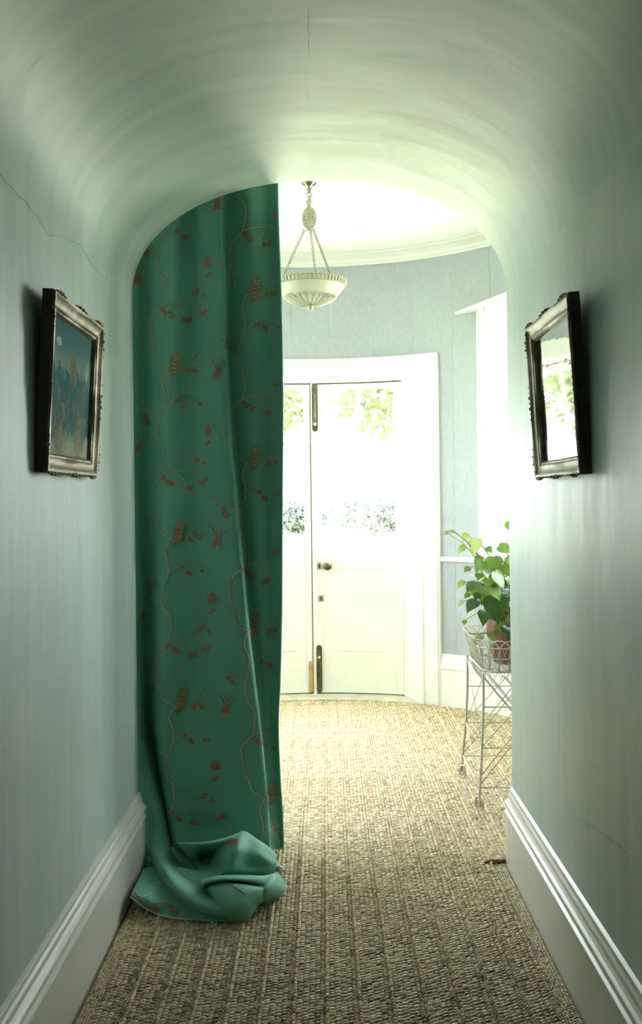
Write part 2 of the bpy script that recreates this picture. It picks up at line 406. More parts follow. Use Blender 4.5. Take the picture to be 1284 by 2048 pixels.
# ---- door case: casing, splayed linings, head, threshold
g = Geo()
def casing(a0, a1, z0, z1, horizontal=False):
    pass
cas = empty('trim_6', pol(0, RR, 0), kind='structure')
for s in (1, -1):
    gg = Geo()
    for a, b, r in ((27.0, 27.7, .028), (27.7, 30.2, .018), (30.2, 31.1, .030), (31.1, 31.7, .036), (31.7, 32.2, .024)):
        gg.arc(s*a, s*b, RR - r, RR + .004, 0, {27.0: 2.166, 27.7: 2.215, 30.2: 2.238, 31.1: 2.252, 31.7: 2.262}[a])
    build('jamb_casing', gg, WHITE, cas)
    gg = Geo()                                               # splayed lining back to the door plane
    A = pol(s*27.0, RR-.02, 0); B = pol(s*21.6, 1.665, 0); C = pol(s*20.9, 1.665, 0); D = pol(s*20.9, 1.76, 0); E = pol(s*27.2, 1.80, 0)
    F = [A, B, C, D, E]; z = 2.165
    gg.add([(p[0], p[1], 0) for p in F] + [(p[0], p[1], z) for p in F], [(0,1,2,3,4), (9,8,7,6,5)] + [(i, (i+1) % 5, 5+(i+1) % 5, 5+i) for i in range(5)])
    build('jamb_lining', gg, WHITE, cas)
gg = Geo()
for z0, z1, r in ((2.150, 2.166, .028), (2.166, 2.215, .018), (2.215, 2.238, .030), (2.238, 2.252, .036), (2.252, 2.262, .024)):
    e = {2.150: 27.7, 2.166: 30.2, 2.215: 31.1, 2.238: 31.7, 2.252: 32.2}[z0]; gg.arc(-e, e, RR - r, RR + .004, z0, z1)
build('head_casing', gg, WHITE, cas)
build('head_lining', Geo().arcprof(-27.5, 27.5, [(RR-.01, 2.152), (1.665, 2.122), (1.665, 2.130), (1.80, 2.130), (1.80, 2.24), (RR-.01, 2.24)]), WHITE, cas)
tag(build('threshold', Geo().arc(-28, 28, RR - .03, 1.95, .0005, .014), STONE), kind='structure')
tag(build('door_step', Geo().arc(-40, 40, 1.83, 2.6, -.16, -.02), STONE), kind='structure')

# ---- curved double doors
RD = 1.69; TD = .045
def tstrip(g, a0, a1, z0, z1, r0, r1): g.arc(a0, a1, r0, r1, z0, z1, 6)
def door(name, s):
    root = empty(name, pol(s * 10.4, RD, 0), kind='structure')
    A0, A1 = .22, 20.6                                       # angles of the leaf
    q = lambda a, b: (s * a, s * b)
    def piece(nm, a0, a1, z0, z1, r0=RD, r1=RD + TD, m=WHITE, parent=None):
        a0, a1 = q(a0, a1); return bevel(build(nm, Geo().arc(a0, a1, r0, r1, z0, z1, 7), m, parent or root), .002, 1)
    z0, z1 = .020, 2.116
    piece('meeting_stile', A0, 2.0, z0, z1); piece('hinge_stile', 18.9, A1, z0, z1)
    piece('top_rail', 2.0, 18.9, 2.080, z1); piece('lock_rail', 2.0, 18.9, .86, .965); piece('bottom_rail', 2.0, 18.9, z0, .17)
    piece('lower_panel', 2.0, 18.9, .17, .86, RD + .004, RD + .03)
    piece('panel_bead', 4.3, 16.0, .303, .313, RD - .004, RD + .006)
    for zz in (1.716, 1.341): piece('glazing_bar', 2.0, 18.9, zz - .011, zz + .011, RD + .006, RD + .036)
    vb = 10.45
    rows = [(.965, 1.330), (1.352, 1.705), (1.727, 2.080)]
    for a, b in rows: piece('glazing_bar', vb - .5, vb + .5, a, b, RD + .006, RD + .036)
    for a, b in rows:
        for c, d in ((2.0, vb - .5), (vb + .5, 18.9)):
            p = piece('pane', c, d, a, b, RD + .019, RD + .023, GLASS); p.modifiers.clear()
    piece('gap_shade_strip', A1 + .02, A1 + .28, z0, z1, RD + .006, RD + .03, BRONZE).modifiers.clear()  # dark strips stand in for the shade in the gaps round the leaf
    piece('gap_shade_strip', A0, A1, z1 + .001, z1 + .011, RD + .008, RD + .03, BRONZE).modifiers.clear()
    piece('gap_shade_strip', A0, A1, .0145, z0 - .0005, RD + .004, RD + .03, BRONZE).modifiers.clear()
    if s > 0: piece('gap_shade_strip', -.55, -.36, z0, z1, RD - .006, RD + .0, BRONZE).modifiers.clear()
    if s > 0: piece('meeting_bead', -.35, .7, z0, z1, RD - .010, RD - .0005)
    return root
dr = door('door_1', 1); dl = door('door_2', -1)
def plate(g, a, z0, z1, w_, r0, r1, rounded=True):
    hw = math.degrees(w_ / 2 / RD)
    if not rounded: g.arc(a - hw, a + hw, r0, r1, z0, z1, 2); return
    # rounded ends
    n = 8; prof = []
    for i in range(n + 1):
        t = PI * i / n; prof.append((a + hw * math.cos(t), z1 - w_/2 + w_/2 * math.sin(t)))
    for i in range(n + 1):
        t = PI + PI * i / n; prof.append((a + hw * math.cos(t), z0 + w_/2 + w_/2 * math.sin(t)))
    k = len(prof); g.add([pol(x, r0, z) for x, z in prof] + [pol(x, r1, z) for x, z in prof],
        [tuple(range(k)), tuple(range(2*k-1, k-1, -1))] + [(i, (i+1) % k, k+(i+1) % k, k+i) for i in range(k)])
for z0, z1, a in ((1.795, 2.128, .62), (.022, .345, .95)):
    g = Geo(); plate(g, a, z0, z1, .038, RD - .016, RD - .004); b = bevel(build('bolt_plate', g, BRONZE, dr), .002)
    g = Geo(); g.tube([pol(a, RD - .021, z0 + .04), pol(a, RD - .021, z1 - .04)], .008, 10)
    for zz in (z0 + .06, z0 + .22, z1 - .07): plate(g, a, zz - .012, zz + .012, .034, RD - .026, RD - .014, False)
    build('bolt_rod', g, BRONZE, b, smooth=True, auto=40)
    g = Geo(); g.ball(pol(a, RD - .033, (z0 + .05) if z0 > 1 else (z1 - .08)), .011, .011, .011, 12, 8); build('bolt_knob', g, BRASS, b, smooth=True)
g = Geo(); plate(g, -.95, .022, .232, .030, RD - .010, RD - .0005, False); b = bevel(build('brass_bolt', g, BRASS, dl), .002)
g = Geo(); g.tube([pol(-.95, RD - .014, .03), pol(-.95, RD - .014, .215)], .007, 10); build('bolt_rod', g, BRASS, b, smooth=True, auto=40)
g = Geo(); K = Vector(pol(3.15, RD - .045, .884)); ax = Vector(pol(3.15, RD, 0)) - Vector(pol(3.15, RD - 1, 0))
rotk = ax.to_track_quat('Z', 'Y').to_matrix()
g.lathe([(0, -.030), (.012, -.029), (.022, -.023), (.029, -.010), (.030, 0), (.026, .012), (.014, .020), (.010, .028), (.011, .038), (.024, .041), (.024, .0445)], (0, 0, 0), 40, fn=lambda r, z, a: r * (1 + .06 * math.cos(10*a) * (1 if z < .015 else 0)))
g.v = [tuple(K + rotk @ Vector(p)) for p in g.v]; build('door_knob', g, BRONZE, dr, smooth=True)
g = Geo(); plate(g, 1.25, .862, .906, .020, RD - .013, RD - .0005); b = build('keyhole_cover', g, STEEL, dr)
g = Geo(); plate(g, 1.25, .872, .893, .007, RD - .0145, RD - .013); build('keyhole', g, DARKW, b)
g = Geo(); plate(g, 1.55, .640, .682, .032, RD - .005, RD - .0005, False); b = bevel(build('lock_plate', g, STEEL, dr), .001)
g = Geo(); plate(g, 1.55, .648, .674, .009, RD - .0065, RD - .0045); build('keyhole', g, DARKW, b)

# ---- sash windows either side of the door, plus the added unseen pair
def window(name, ac, hw=.52, ha=33.3):
    root = empty(name, pol(ac, RR, WZ0), kind='structure')
    t = R_(ac); cx, cy = RCX, RCY
    ex = Vector((math.cos(t), -math.sin(t), 0)); er = Vector((math.sin(t), math.cos(t), 0)); O = Vector((cx, cy, 0))
    def bx(nm, u0, u1, r0, r1, z0, z1, m=WHITE, bev=.002):
        g = Geo().box(u0, u1, r0, r1, z0, z1); g.v = [tuple(O + ex*p[0] + er*p[1] + Vector((0, 0, p[2]))) for p in g.v]
        o = build(nm, g, m, root)
        return bevel(o, bev, 1) if bev else o
    rf = RR * math.cos(math.asin((hw + .19) / RR)) - .02     # face of the flat architrave
    for s in (-1, 1):
        bx('architrave', *sorted((s*hw, s*(hw + .13))), rf, RR + .02, WZ0 - .02, 2.488)
        bx('architrave_bead', *sorted((s*(hw + .03), s*(hw + .075))), rf - .012, rf + .01, WZ0 + .02, 2.488)
        bx('reveal', *sorted((s*(hw - .03), s*hw)), rf + .006, RR + .15, WZ0, 2.40)
    bx('architrave_head', -hw - .13, hw + .13, rf, RR + .02, 2.36, 2.488)
    # lintel board: straight front edge cutting into the curved wall
    g = Geo(); n = 24; V = []
    rch = (RR - .004) * math.cos(R_(ha))
    for zz in (2.488, 2.506):
        for i in range(n + 1):
            a = ac - ha + 2 * ha * i / n; V.append(pol(a, RR + .01, zz))
    g.add(V, [(i, i+1, n+2+i, n+1+i) for i in range(n)] + [tuple(range(n+1)), tuple(range(2*n+1, n, -1)), (0, n+1, 2*n+1, n)])
    build('lintel_board', g, WHITE, root)
    bx('sill', -hw - .16, hw + .16, rf - .045, RR + .22, WZ0 - .035, WZ0)
    zm = 1.725
    for nm, r0, z0, z1 in (('lower', RR + .05, WZ0, zm + .02), ('upper', RR + .095, zm - .02, 2.40)):
        for s in (-1, 1): bx('sash_stile', *sorted((s*(hw - .03), s*(hw - .085))), r0, r0 + .04, z0, z1)
        bx('sash_rail', -hw + .03, hw - .03, r0, r0 + .04, z0, z0 + (.07 if nm == 'lower' else .038))
        bx('sash_rail', -hw + .03, hw - .03, r0, r0 + .04, z1 - .042, z1)
        bx('glazing_bar', -.011, .011, r0 + .006, r0 + .034, z0 + .038, z1 - .04)
        for s in (-1, 1): bx('pane', *sorted((s*.011, s*(hw - .085))), r0 + .018, r0 + .022, z0 + .038, z1 - .042, GLASS, 0)
    return root
window('window_1', WA); window('window_2', -WA, .40, 26.0); window('added_window_3', WB, .36, 17.5); window('added_window_4', -WB, .36, 17.5)

# ================================================================== RUG
rug = empty('jute_rug', (0, 3.0, 0), 'braided tan jute rug running down the corridor into the round room', 'rug')
RUGT = .004
def inside(x, y):
    corr = (y > -1.2) & (y <= 3.46) & (x > -.612) & (x < .588)
    rad = np.hypot(x - RCX, y - RCY)
    room = (y > 3.452) & (rad < RR - .035) & (y < 6.24)
    return corr | room
cor8 = [(math.cos(2*PI*k/8), math.sin(2*PI*k/8)) for k in range(8)]
TV = np.array([(c, s, 0) for c, s in cor8] + [(c*.78, s*.78, .68) for c, s in cor8] + [(0, 0, 1.0)])
TV[:, 1] *= 1 - .32 * TV[:, 0]                              # teardrop: one end of each twist is fuller
TF = [(i, (i+1) % 8, 8+(i+1) % 8, 8+i) for i in range(8)] + [(8+i, 8+(i+1) % 8, 16) for i in range(8)]
def lumps(name, X, Y, rx, ry, hz, ang, parent, material=None, z=RUGT):
    n = len(X)
    if n == 0: return None
    rx, ry, hz, ang = (np.broadcast_to(q, n) for q in (rx, ry, hz, ang))
    ca, sa = np.cos(ang)[:, None], np.sin(ang)[:, None]
    lx = TV[None, :, 0] * rx[:, None]; ly = TV[None, :, 1] * ry[:, None]
    lz = TV[None, :, 2] * hz[:, None] + .12 * hz[:, None] * TV[None, :, 0] * (TV[None, :, 2] > 0)
    V = np.stack([X[:, None] + lx*ca - ly*sa, Y[:, None] + lx*sa + ly*ca, z + lz], -1).reshape(-1, 3)
    off = worldloc(parent); V = V - np.array(off)
    nv = 17; base = (np.arange(n) * nv)
    quads = np.array(TF[:8]); tris = np.array(TF[8:])
    Q = (base[:, None, None] + quads[None]).reshape(-1, 4); T = (base[:, None, None] + tris[None]).reshape(-1, 3)
    me = bpy.data.meshes.new(name); me.vertices.add(len(V)); me.vertices.foreach_set('co', V.ravel())
    loops = np.concatenate([Q.ravel(), T.ravel()]); me.loops.add(len(loops)); me.loops.foreach_set('vertex_index', loops)
    starts = np.concatenate([np.arange(len(Q))*4, len(Q)*4 + np.arange(len(T))*3]); me.polygons.add(len(starts))
    me.polygons.foreach_set('loop_start', starts); me.update(calc_edges=True); me.validate(); me.shade_smooth()
    me.materials.append(material or JUTE)
    o = bpy.data.objects.new(name, me); COL.objects.link(o); o.parent = parent; return o
PITCH = .0865; XB = .588
g = Geo(); g.box(-.655, .635, -1.2, 3.47, .0, RUGT)
n = 64; ring = [pol(360*i/n, RR - .03, 0) for i in range(n)]; ring = [(x, min(y, 6.245), 0) for x, y, _ in ring]
g.add([(x, y, RUGT) for x, y, _ in ring] + [(x, y, 0) for x, y, _ in ring], [tuple(range(n))] + [(i, (i+1) % n, n+(i+1) % n, n+i) for i in range(n)])
build('rug_backing', g, JUTEB, rug)
for k in range(-20, 28):
    xs = XB - PITCH * (k + 1) if False else XB - PITCH * (14 - k)
    if xs + PITCH < RCX - RR or xs > RCX + RR: continue
    Xs = []; Ys = []; RX = []; RY = []; HZ = []; AN = []
    yy = np.arange(.35, 6.25, .0150)
    for c in range(4):
        x = xs + .0190 + .0165 * c + RNG.normal(0, .0009, len(yy)); y = yy + (.0062 * (c % 2) + .0010 * c) + RNG.normal(0, .0008, len(yy))
        Xs.append(x); Ys.append(y); RX.append(RNG.uniform(.0110, .0132, len(yy))); RY.append(RNG.uniform(.0056, .0069, len(yy)))
        HZ.append(RNG.uniform(.0085, .0118, len(yy))); AN.append(RNG.normal(.30, .09, len(yy)))
    y2 = np.arange(.35, 6.25, .0140)
    for s in (-1, 1):
        Xs.append(xs + .0006 + s*.0060 + RNG.normal(0, .0006, len(y2))); Ys.append(y2 + (s+1)*.003 + RNG.normal(0, .0008, len(y2)))
        RX.append(np.full(len(y2), .0108)); RY.append(np.full(len(y2), .0047)); HZ.append(RNG.uniform(.0150, .0180, len(y2))); AN.append(np.full(len(y2), s*.80) + RNG.normal(0, .08, len(y2)))
    X = np.concatenate(Xs); Y = np.concatenate(Ys); sel = inside(X, Y)
    lumps('braided_strip', X[sel], Y[sel], np.concatenate(RX)[sel], np.concatenate(RY)[sel], np.concatenate(HZ)[sel], np.concatenate(AN)[sel], rug)
for x0, x1, y1 in ((-.652, -.613, 3.44), (.592, .634, 3.435)):
    yy = np.arange(.35, y1, .0098); X = []; Y = []
    for c in range(5):
        X.append(np.full(len(yy), x0 + .004 + c * (x1 - x0 - .008) / 4) + RNG.normal(0, .0005, len(yy))); Y.append(yy + (.0049 if c % 2 else 0))
    X = np.concatenate(X); Y = np.concatenate(Y)
    lumps('rug_border', X, Y, RNG.uniform(.0052, .0064, len(X)), RNG.uniform(.0042, .0052, len(X)), RNG.uniform(.005, .007, len(X)), RNG.normal(.3, .15, len(X)), rug)
g = Geo(); g.tube([(.560, 3.432, .012), (.585, 3.437, .017), (.612, 3.438, .016), (.637, 3.44, .017)], [.004, .007, .007, .006], 8); build('cut_rug_end', g, JCUT, rug, smooth=True)

# ================================================================== CURTAIN
def cr(P, n):
    "Catmull-Rom resample along axis 0, n samples a segment"
    P = np.asarray(P, float); m = len(P); ext = np.concatenate([[2*P[0]-P[1]], P, [2*P[-1]-P[-2]]])
    out = []
    for i in range(m - 1):
        p0, p1, p2, p3 = ext[i:i+4]
        for k in range(n):
            t = k / n
            out.append(.5*((2*p1) + (p2-p0)*t + (2*p0-5*p1+4*p2-p3)*t*t + (3*p1-p0-3*p2+p3)*t**3))
    out.append(P[-1]); return np.array(out)
class Patch:
    def __init__(s, ctrl, n, disp=None):
        a = cr(ctrl, n); a = np.swapaxes(cr(np.swapaxes(a, 0, 1), n), 0, 1); s.P = a     # [v,u,:]
        if disp: a[..., 1] += disp(a[..., 3], a[..., 4])
        xyz = a[..., :3]
        dv = np.gradient(xyz, axis=0); du = np.gradient(xyz, axis=1); nn = np.cross(du, dv); nn /= np.linalg.norm(nn, axis=-1, keepdims=True) + 1e-9
        to = np.array([0, 0, CAMH]) - xyz
        if (nn * to).sum(-1).mean() < 0: nn = -nn
        s.N = nn
    def at(s, u, v, off=.0):
        nv, nu = s.P.shape[:2]; a = min(max(u, 0), nu - 1.001); b = min(max(v, 0), nv - 1.001); i, j = int(a), int(b); fa, fb = a - i, b - j
        f = lambda A: (A[j, i]*(1-fa) + A[j, i+1]*fa)*(1-fb) + (A[j+1, i]*(1-fa) + A[j+1, i+1]*fa)*fb
        p = f(s.P)[:3]; n = f(s.N); n = n / (np.linalg.norm(n) + 1e-9); return Vector(p + n * off), Vector(n)
    def into(s, g):
        nv, nu = s.P.shape[:2]
        g.add([tuple(p) for p in s.P[..., :3].reshape(-1, 3)], [(j*nu+i, j*nu+i+1, (j+1)*nu+i+1, (j+1)*nu+i) for j in range(nv-1) for i in range(nu-1)])
rows = [
 (150, [222,262,300,348,398,435,446,468,498,532,554,552], [3.60,3.64,3.68,3.61,3.615,3.535,3.610,3.605,3.565,3.59,3.560,3.66]),
 (400, [222,264,302,348,398,438,449,470,500,534,556,553], [3.60,3.64,3.68,3.61,3.615,3.535,3.612,3.605,3.565,3.59,3.560,3.66]),
 (600, [222,266,302,346,398,444,455,475,505,538,563,558], [3.60,3.64,3.69,3.61,3.612,3.538,3.618,3.608,3.570,3.59,3.562,3.66]),
 (800, [222,266,300,340,396,450,461,480,510,540,566,560], [3.60,3.64,3.70,3.61,3.608,3.538,3.618,3.608,3.580,3.595,3.562,3.66]),
 (1000,[224,268,300,336,400,467,477,492,514,541,565,561], [3.60,3.64,3.71,3.61,3.602,3.530,3.610,3.606,3.588,3.60,3.568,3.66]),
 (1200,[226,270,298,332,408,485,494,506,522,543,564,560], [3.58,3.61,3.71,3.60,3.592,3.522,3.597,3.602,3.590,3.60,3.570,3.66]),
 (1350,[228,272,296,328,412,500,509,519,530,545,561,556], [3.55,3.58,3.70,3.58,3.585,3.512,3.580,3.596,3.592,3.60,3.575,3.66]),
 (1450,[230,274,302,322,408,511,519,526,534,546,557,554], [3.52,3.54,3.70,3.56,3.575,3.505,3.568,3.588,3.592,3.60,3.578,3.66]),
 (1550,[236,282,316,331,398,520,527,534,541,551,561,558], [3.50,3.51,3.66,3.54,3.56,3.505,3.560,3.580,3.590,3.60,3.585,3.66]),
 (1630,[248,294,330,341,392,526,533,541,549,557,566,563], [3.49,3.49,3.62,3.51,3.54,3.500,3.555,3.575,3.590,3.60,3.59,3.66]),
 (1690,[262,306,340,352,402,530,538,546,553,561,568,565], [3.47,3.47,3.56,3.49,3.51,3.495,3.550,3.575,3.590,3.60,3.595,3.65])]
ctrl = []
for y, X, D in rows: ctrl.append([[*px(x, y, d), x, y] for x, d in zip(X, D)])
last = []
for x, d in zip(rows[-1][1], rows[-1][2]):
    p = px(x, 1690, d); q = Vector((p.x, p.y, .020)); last.append([q.x, q.y, q.z, x, 1725])
ctrl.append(last)
def dimple(x, y):
    "soft buckling of the cloth, growing towards the floor"
    k = np.clip((y - 900) / 650, 0, 1) ** 1.2 * np.clip((x - 330) / 40, 0, 1)
    return k * (.010*np.sin(.040*x + .011*y) * np.cos(.013*y - .009*x + .8) + .006*np.sin(.021*y + .055*x + 2) + .0035*np.sin(.05*y - .03*x)) \
        + .003*np.sin(.012*y + .03*x) * np.clip((x - 300) / 60, 0, 1) + np.clip((y - 1600) / 90, 0, 1) * .007*np.sin(.11*y + .02*x)
HANG = Patch(ctrl, 12, dimple)
H0 = .016
def pc(grid): return Patch([[[*(px(x, y, h) if h > 1 else pxh(x, y, h + H0))] for x, y, h in r] for r in grid], 12)
PA = pc([[(288,1736,.03),(330,1733,.05),(380,1738,.06),(440,1748,.06),(500,1760,.05)],
         [(276,1760,.045),(318,1768,.045),(370,1785,.04),(430,1800,.04),(500,1800,.04)],
         [(264,1784,.055),(304,1800,.045),(355,1815,.02),(430,1822,.015),(495,1825,.015)],
         [(260,1794,.05),(298,1820,.012),(338,1835,.003),(395,1841,.002),(478,1845,.002)]])
PB = pc([[(252,1470,3.58),(274,1470,3.58),(290,1470,3.63),(303,1470,3.69),(312,1470,3.73)],
         [(262,1560,3.503),(282,1560,3.503),(299,1560,3.53),(313,1560,3.60),(320,1560,3.66)],
         [(280,1630,3.48),(295,1630,3.462),(314,1630,3.468),(329,1630,3.53),(337,1630,3.60)],
         [(294,1690,3.45),(305,1690,3.42),(326,1692,3.428),(344,1696,3.49),(356,1700,3.55)],
         [(304,1724,.01),(315,1729,.068),(336,1740,.082),(360,1742,.045),(390,1735,.012)],
         [(322,1768,.006),(334,1764,.068),(356,1764,.080),(384,1760,.040),(408,1748,.012)],
         [(352,1802,.003),(364,1793,.065),(384,1782,.074),(406,1774,.040),(425,1760,.012)],
         [(398,1826,.002),(408,1815,.050),(424,1800,.058),(436,1786,.035),(446,1768,.02)],
         [(450,1836,.001),(456,1826,.036),(462,1812,.045),(468,1796,.03),(474,1775,.02)]])
PC = pc([[(352,1702,.02),(385,1700,.03),(412,1696,.03),(450,1694,.04),(474,1690,.05),(494,1690,.05),(524,1698,.04),(546,1706,.03),(557,1716,.01)],
         [(350,1690,.085),(385,1688,.095),(412,1687,.10),(448,1680,.120),(472,1671,.140),(491,1666,.150),(516,1680,.13),(540,1696,.10),(554,1712,.06)],
         [(351,1685,.115),(385,1685,.122),(412,1684,.125),(446,1677,.142),(470,1669,.160),(487,1664,.172),(508,1677,.16),(536,1696,.125),(553,1714,.075)],
         [(356,1688,.118),(386,1690,.122),(411,1690,.122),(440,1685,.142),(464,1677,.165),(481,1674,.176),(502,1690,.152),(532,1706,.122),(552,1720,.077)],
         [(368,1704,.085),(390,1704,.090),(408,1704,.075),(432,1702,.085),(456,1700,.135),(474,1698,.160),(500,1708,.132),(534,1720,.108),(553,1727,.070)],
         [(384,1720,.040),(398,1722,.040),(412,1720,.030),(430,1722,.055),(452,1724,.110),(468,1722,.130),(498,1728,.100),(534,1733,.085),(552,1734,.058)],
         [(396,1738,.02),(400,1742,.040),(416,1742,.048),(432,1742,.066),(450,1742,.092),(466,1742,.098),(496,1744,.080),(530,1744,.068),(550,1740,.045)],
         [(398,1754,.01),(390,1761,.045),(412,1759,.055),(432,1756,.058),(450,1753,.060),(466,1752,.060),(494,1752,.056),(526,1752,.048),(548,1746,.03)]])
PD = pc([[(396,1766,.02),(420,1768,.05),(446,1764,.05),(470,1764,.05),(495,1764,.05),(530,1762,.05),(545,1756,.03)],
         [(400,1764,.07),(413,1757,.088),(442,1752,.095),(468,1751,.095),(495,1751,.095),(527,1752,.09),(546,1748,.06)],
         [(401,1768,.075),(411,1760,.104),(442,1753,.112),(468,1752,.112),(495,1753,.110),(526,1755,.10),(545,1752,.065)],
         [(404,1774,.070),(413,1766,.100),(442,1760,.110),(468,1760,.110),(495,1762,.106),(526,1765,.092),(543,1764,.055)],
         [(410,1776,.050),(420,1769,.068),(446,1764,.078),(470,1765,.080),(496,1768,.084),(523,1774,.080),(540,1776,.045)],
         [(414,1780,.062),(424,1772,.088),(448,1768,.098),(470,1769,.100),(496,1773,.098),(521,1780,.084),(536,1784,.040)],
         [(424,1794,.058),(432,1790,.078),(452,1788,.086),(472,1788,.088),(494,1792,.084),(514,1798,.066),(527,1800,.030)],
         [(424,1814,.036),(434,1813,.048),(456,1815,.056),(474,1817,.058),(492,1819,.052),(504,1817,.040),(517,1810,.016)],
         [(414,1832,.004),(432,1835,.006),(456,1840,.006),(472,1843,.005),(486,1844,.003),(495,1841,.003),(510,1822,.003)]])
PE = pc([[(520,1762,.05),(538,1752,.07),(552,1746,.06),(562,1752,.03),(568,1762,.003)],
         [(520,1778,.07),(536,1768,.085),(550,1760,.075),(562,1763,.045),(570,1770,.005)],
         [(516,1796,.05),(534,1788,.06),(550,1780,.055),(562,1778,.035),(571,1778,.005)],
         [(512,1812,.003),(530,1807,.003),(548,1800,.003),(560,1794,.003),(568,1786,.002)]])
PF = pc([[(276,1690,.05),(380,1696,.05),(460,1696,.05),(550,1708,.02)],[(288,1725,.012),(385,1725,.03),(465,1725,.03),(556,1728,.005)],[(310,1770,.004),(400,1780,.01),(470,1780,.01),(560,1770,.004)],[(350,1800,.0),(400,1815,.0),(470,1815,.0),(560,1785,.0)]])
curtain = empty('curtain', (-.45, 3.6, .012), 'emerald green embroidered curtain hanging in the archway and pooling on the rug', 'curtain')
g = Geo()
for p in (HANG, PA, PB, PC, PD, PE, PF): p.into(g)
def curl(C, ax, up, r, L, flare=1.0, n=20):
    "an open rolled end of cloth: a short tube without caps"
    ax = Vector(ax).normalized(); u = (Vector(up) - ax*Vector(up).dot(ax)).normalized(); v = ax.cross(u); vs = []; m = 7
    for j in range(m):
        t = j / (m - 1)
        for i in range(n + 1):
            a = 2*PI*1.08*i/n; q = r * (1 + .5*t*flare) * (1 - .10*i/n); vs.append(C + ax*L*t + u*math.cos(a)*q*.72 + v*math.sin(a)*q*1.15 - Vector((0, 0, .010*t)))
    g.add(vs, [(j*(n+1)+i, j*(n+1)+i+1, (j+1)*(n+1)+i+1, (j+1)*(n+1)+i) for j in range(m-1) for i in range(n)])
curl(pxh(412, 1764, .100), (.9, .38, 0), (0, 0, 1), .0145, .10, .1)
fab = build('fabric', g, FABRIC, curtain, smooth=True, fix=False)
sm = fab.modifiers.new('thickness', 'SOLIDIFY'); sm.thickness = .0018; sm.offset = 0
g = Geo(); edge = [PA.at(u, PA.P.shape[0]-1, .001)[0] for u in range(0, PA.P.shape[1] - 14, 2)]; g.tube(edge, .0022, 5); build('selvedge', g, SELV, curtain, smooth=True)
g = Geo(); g.ball(pxh(560, 1738, .025), .016, .012, .012, 10, 7); g.ball(pxh(566, 1733, .02), .010, .010, .010, 8, 6); build('lining_corner', g, SELV, curtain, smooth=True)

# embroidery follows the cloth: traced in picture pixels, dropped onto the surface by its own grid
pyv = HANG.P[:, 0, 4]
def locate(x, y):
    v = float(np.interp(y, pyv, np.arange(len(pyv)))); j = int(min(v, len(pyv) - 2)); fr = v - j
    rowx = HANG.P[j, :, 3] * (1 - fr) + HANG.P[j+1, :, 3] * fr; k = int(np.argmax(rowx)); k0_ = 6
    xs = np.maximum.accumulate(rowx[k0_:k+1]); return float(np.interp(x, xs, np.arange(k0_, k + 1))), v, rowx[k0_], rowx[k]
def ribbon(g, pts2, w0, w1, mi=0, surf=None, lift=.0022):
    "pts2 in picture pixels on the hanging cloth, or (u,v) on another patch"
    if len(pts2) < 2: return
    if surf is None:
        d = cr(np.array(pts2, float), 6); Q = []
        for x, y in d:
            if 392 < y < 1712:
                u, v, lo, hi = locate(x, y)
                if x < 266 or x > hi - 1.5: Q.append(None); continue
                Q.append(HANG.at(u, v, lift))
            else: Q.append(None)
    else: Q = [surf.at(u, v, lift) for u, v in cr(np.array(pts2, float), 8)]
    n = len(Q); run = []
    def flush(run):
        if len(run) < 2: return
        vs = []; fs = []
        for i, (t, P, Nn) in enumerate(run):
            a = run[max(i-1, 0)][1]; b = run[min(i+1, len(run)-1)][1]; d = (b - a)
            sd = Nn.cross(d); sd = sd.normalized() if sd.length > 1e-9 else Vector((1, 0, 0))
            wd = (w0 + (w1 - w0) * t) / 2 * (1 + random.uniform(-.22, .22)); vs += [P + sd * wd, P + Nn * .0008, P - sd * wd]
        for i in range(len(run) - 1):
            q = 3 * i; fs += [(q, q+3, q+4, q+1), (q+1, q+4, q+5, q+2)]
        g.add(vs, fs, mi)
    for i, q in enumerate(Q):
        if q is None: flush(run); run = []
        else: run.append((i / max(1, n-1), q[0], q[1]))
    flush(run)
def blob(g, x, y, rx, ry, mi=0, rot=0, lift=.0028, surf=None, wob=.15):
    k = 9; vs = []
    if surf is None:
        if not (395 < y < 1705): return
        u, v, lo, hi = locate(x, y)
        if x < 268 or x > hi - rx: return
        C, Nn = HANG.at(u, v, lift)
    else: C, Nn = surf.at(x, y, lift)
    ux = Nn.cross(Vector((0, 0, 1)));  ux = ux.normalized() if ux.length > .05 else Vector((1, 0, 0))
    uy = Nn.cross(ux).normalized(); sc = 3.55 / FOC
    if uy.z > 0: uy = -uy
    if ux.x < 0: ux = -ux
    for i in range(k):
        a = 2*PI*i/k; r = 1 + random.uniform(-wob, wob); p, q = rx*r*math.cos(a), ry*r*math.sin(a)
        vs.append(C + (ux*(p*math.cos(rot) - q*math.sin(rot)) + uy*(p*math.sin(rot) + q*math.cos(rot))) * sc)
    vs.append(C + Nn * .0012); g.add(vs, [(i, (i+1) % k, k) for i in range(k)], mi)
EM = [THREADC, THREADB, THREADR]
def c1(L): return [(240 + .3115*x, 340 + .3115*y) for x, y in L]
TRUNK = c1([(825,800),(800,845),(788,885),(800,935),(808,985),(798,1045),(772,1130),(758,1205),(778,1260),(800,1305),(808,1360),(803,1420),(788,1470),(755,1505),(722,1540),(712,1570),(716,1669),(738,1770),(750,1822),(790,1860),(828,1884)])
BR = [c1([(825,800),(880,798),(950,782),(1000,770),(1060,755)]), c1([(950,782),(985,720),(1010,690),(1045,665)]),
      c1([(808,1025),(850,995),(905,962),(960,962),(1005,985),(1045,1015)]), c1([(772,1130),(740,1100),(700,1085),(640,1050),(600,1010)]),
      c1([(715,1080),(690,1060),(668,1040)]), c1([(788,1470),(860,1452),(960,1440),(990,1400),(1015,1360),(1050,1325)]), c1([(860,1455),(905,1495),(945,1560)]),
      c1([(745,1760),(690,1728),(640,1690),(600,1620)]), c1([(960,1445),(1020,1460),(1050,1450)])]
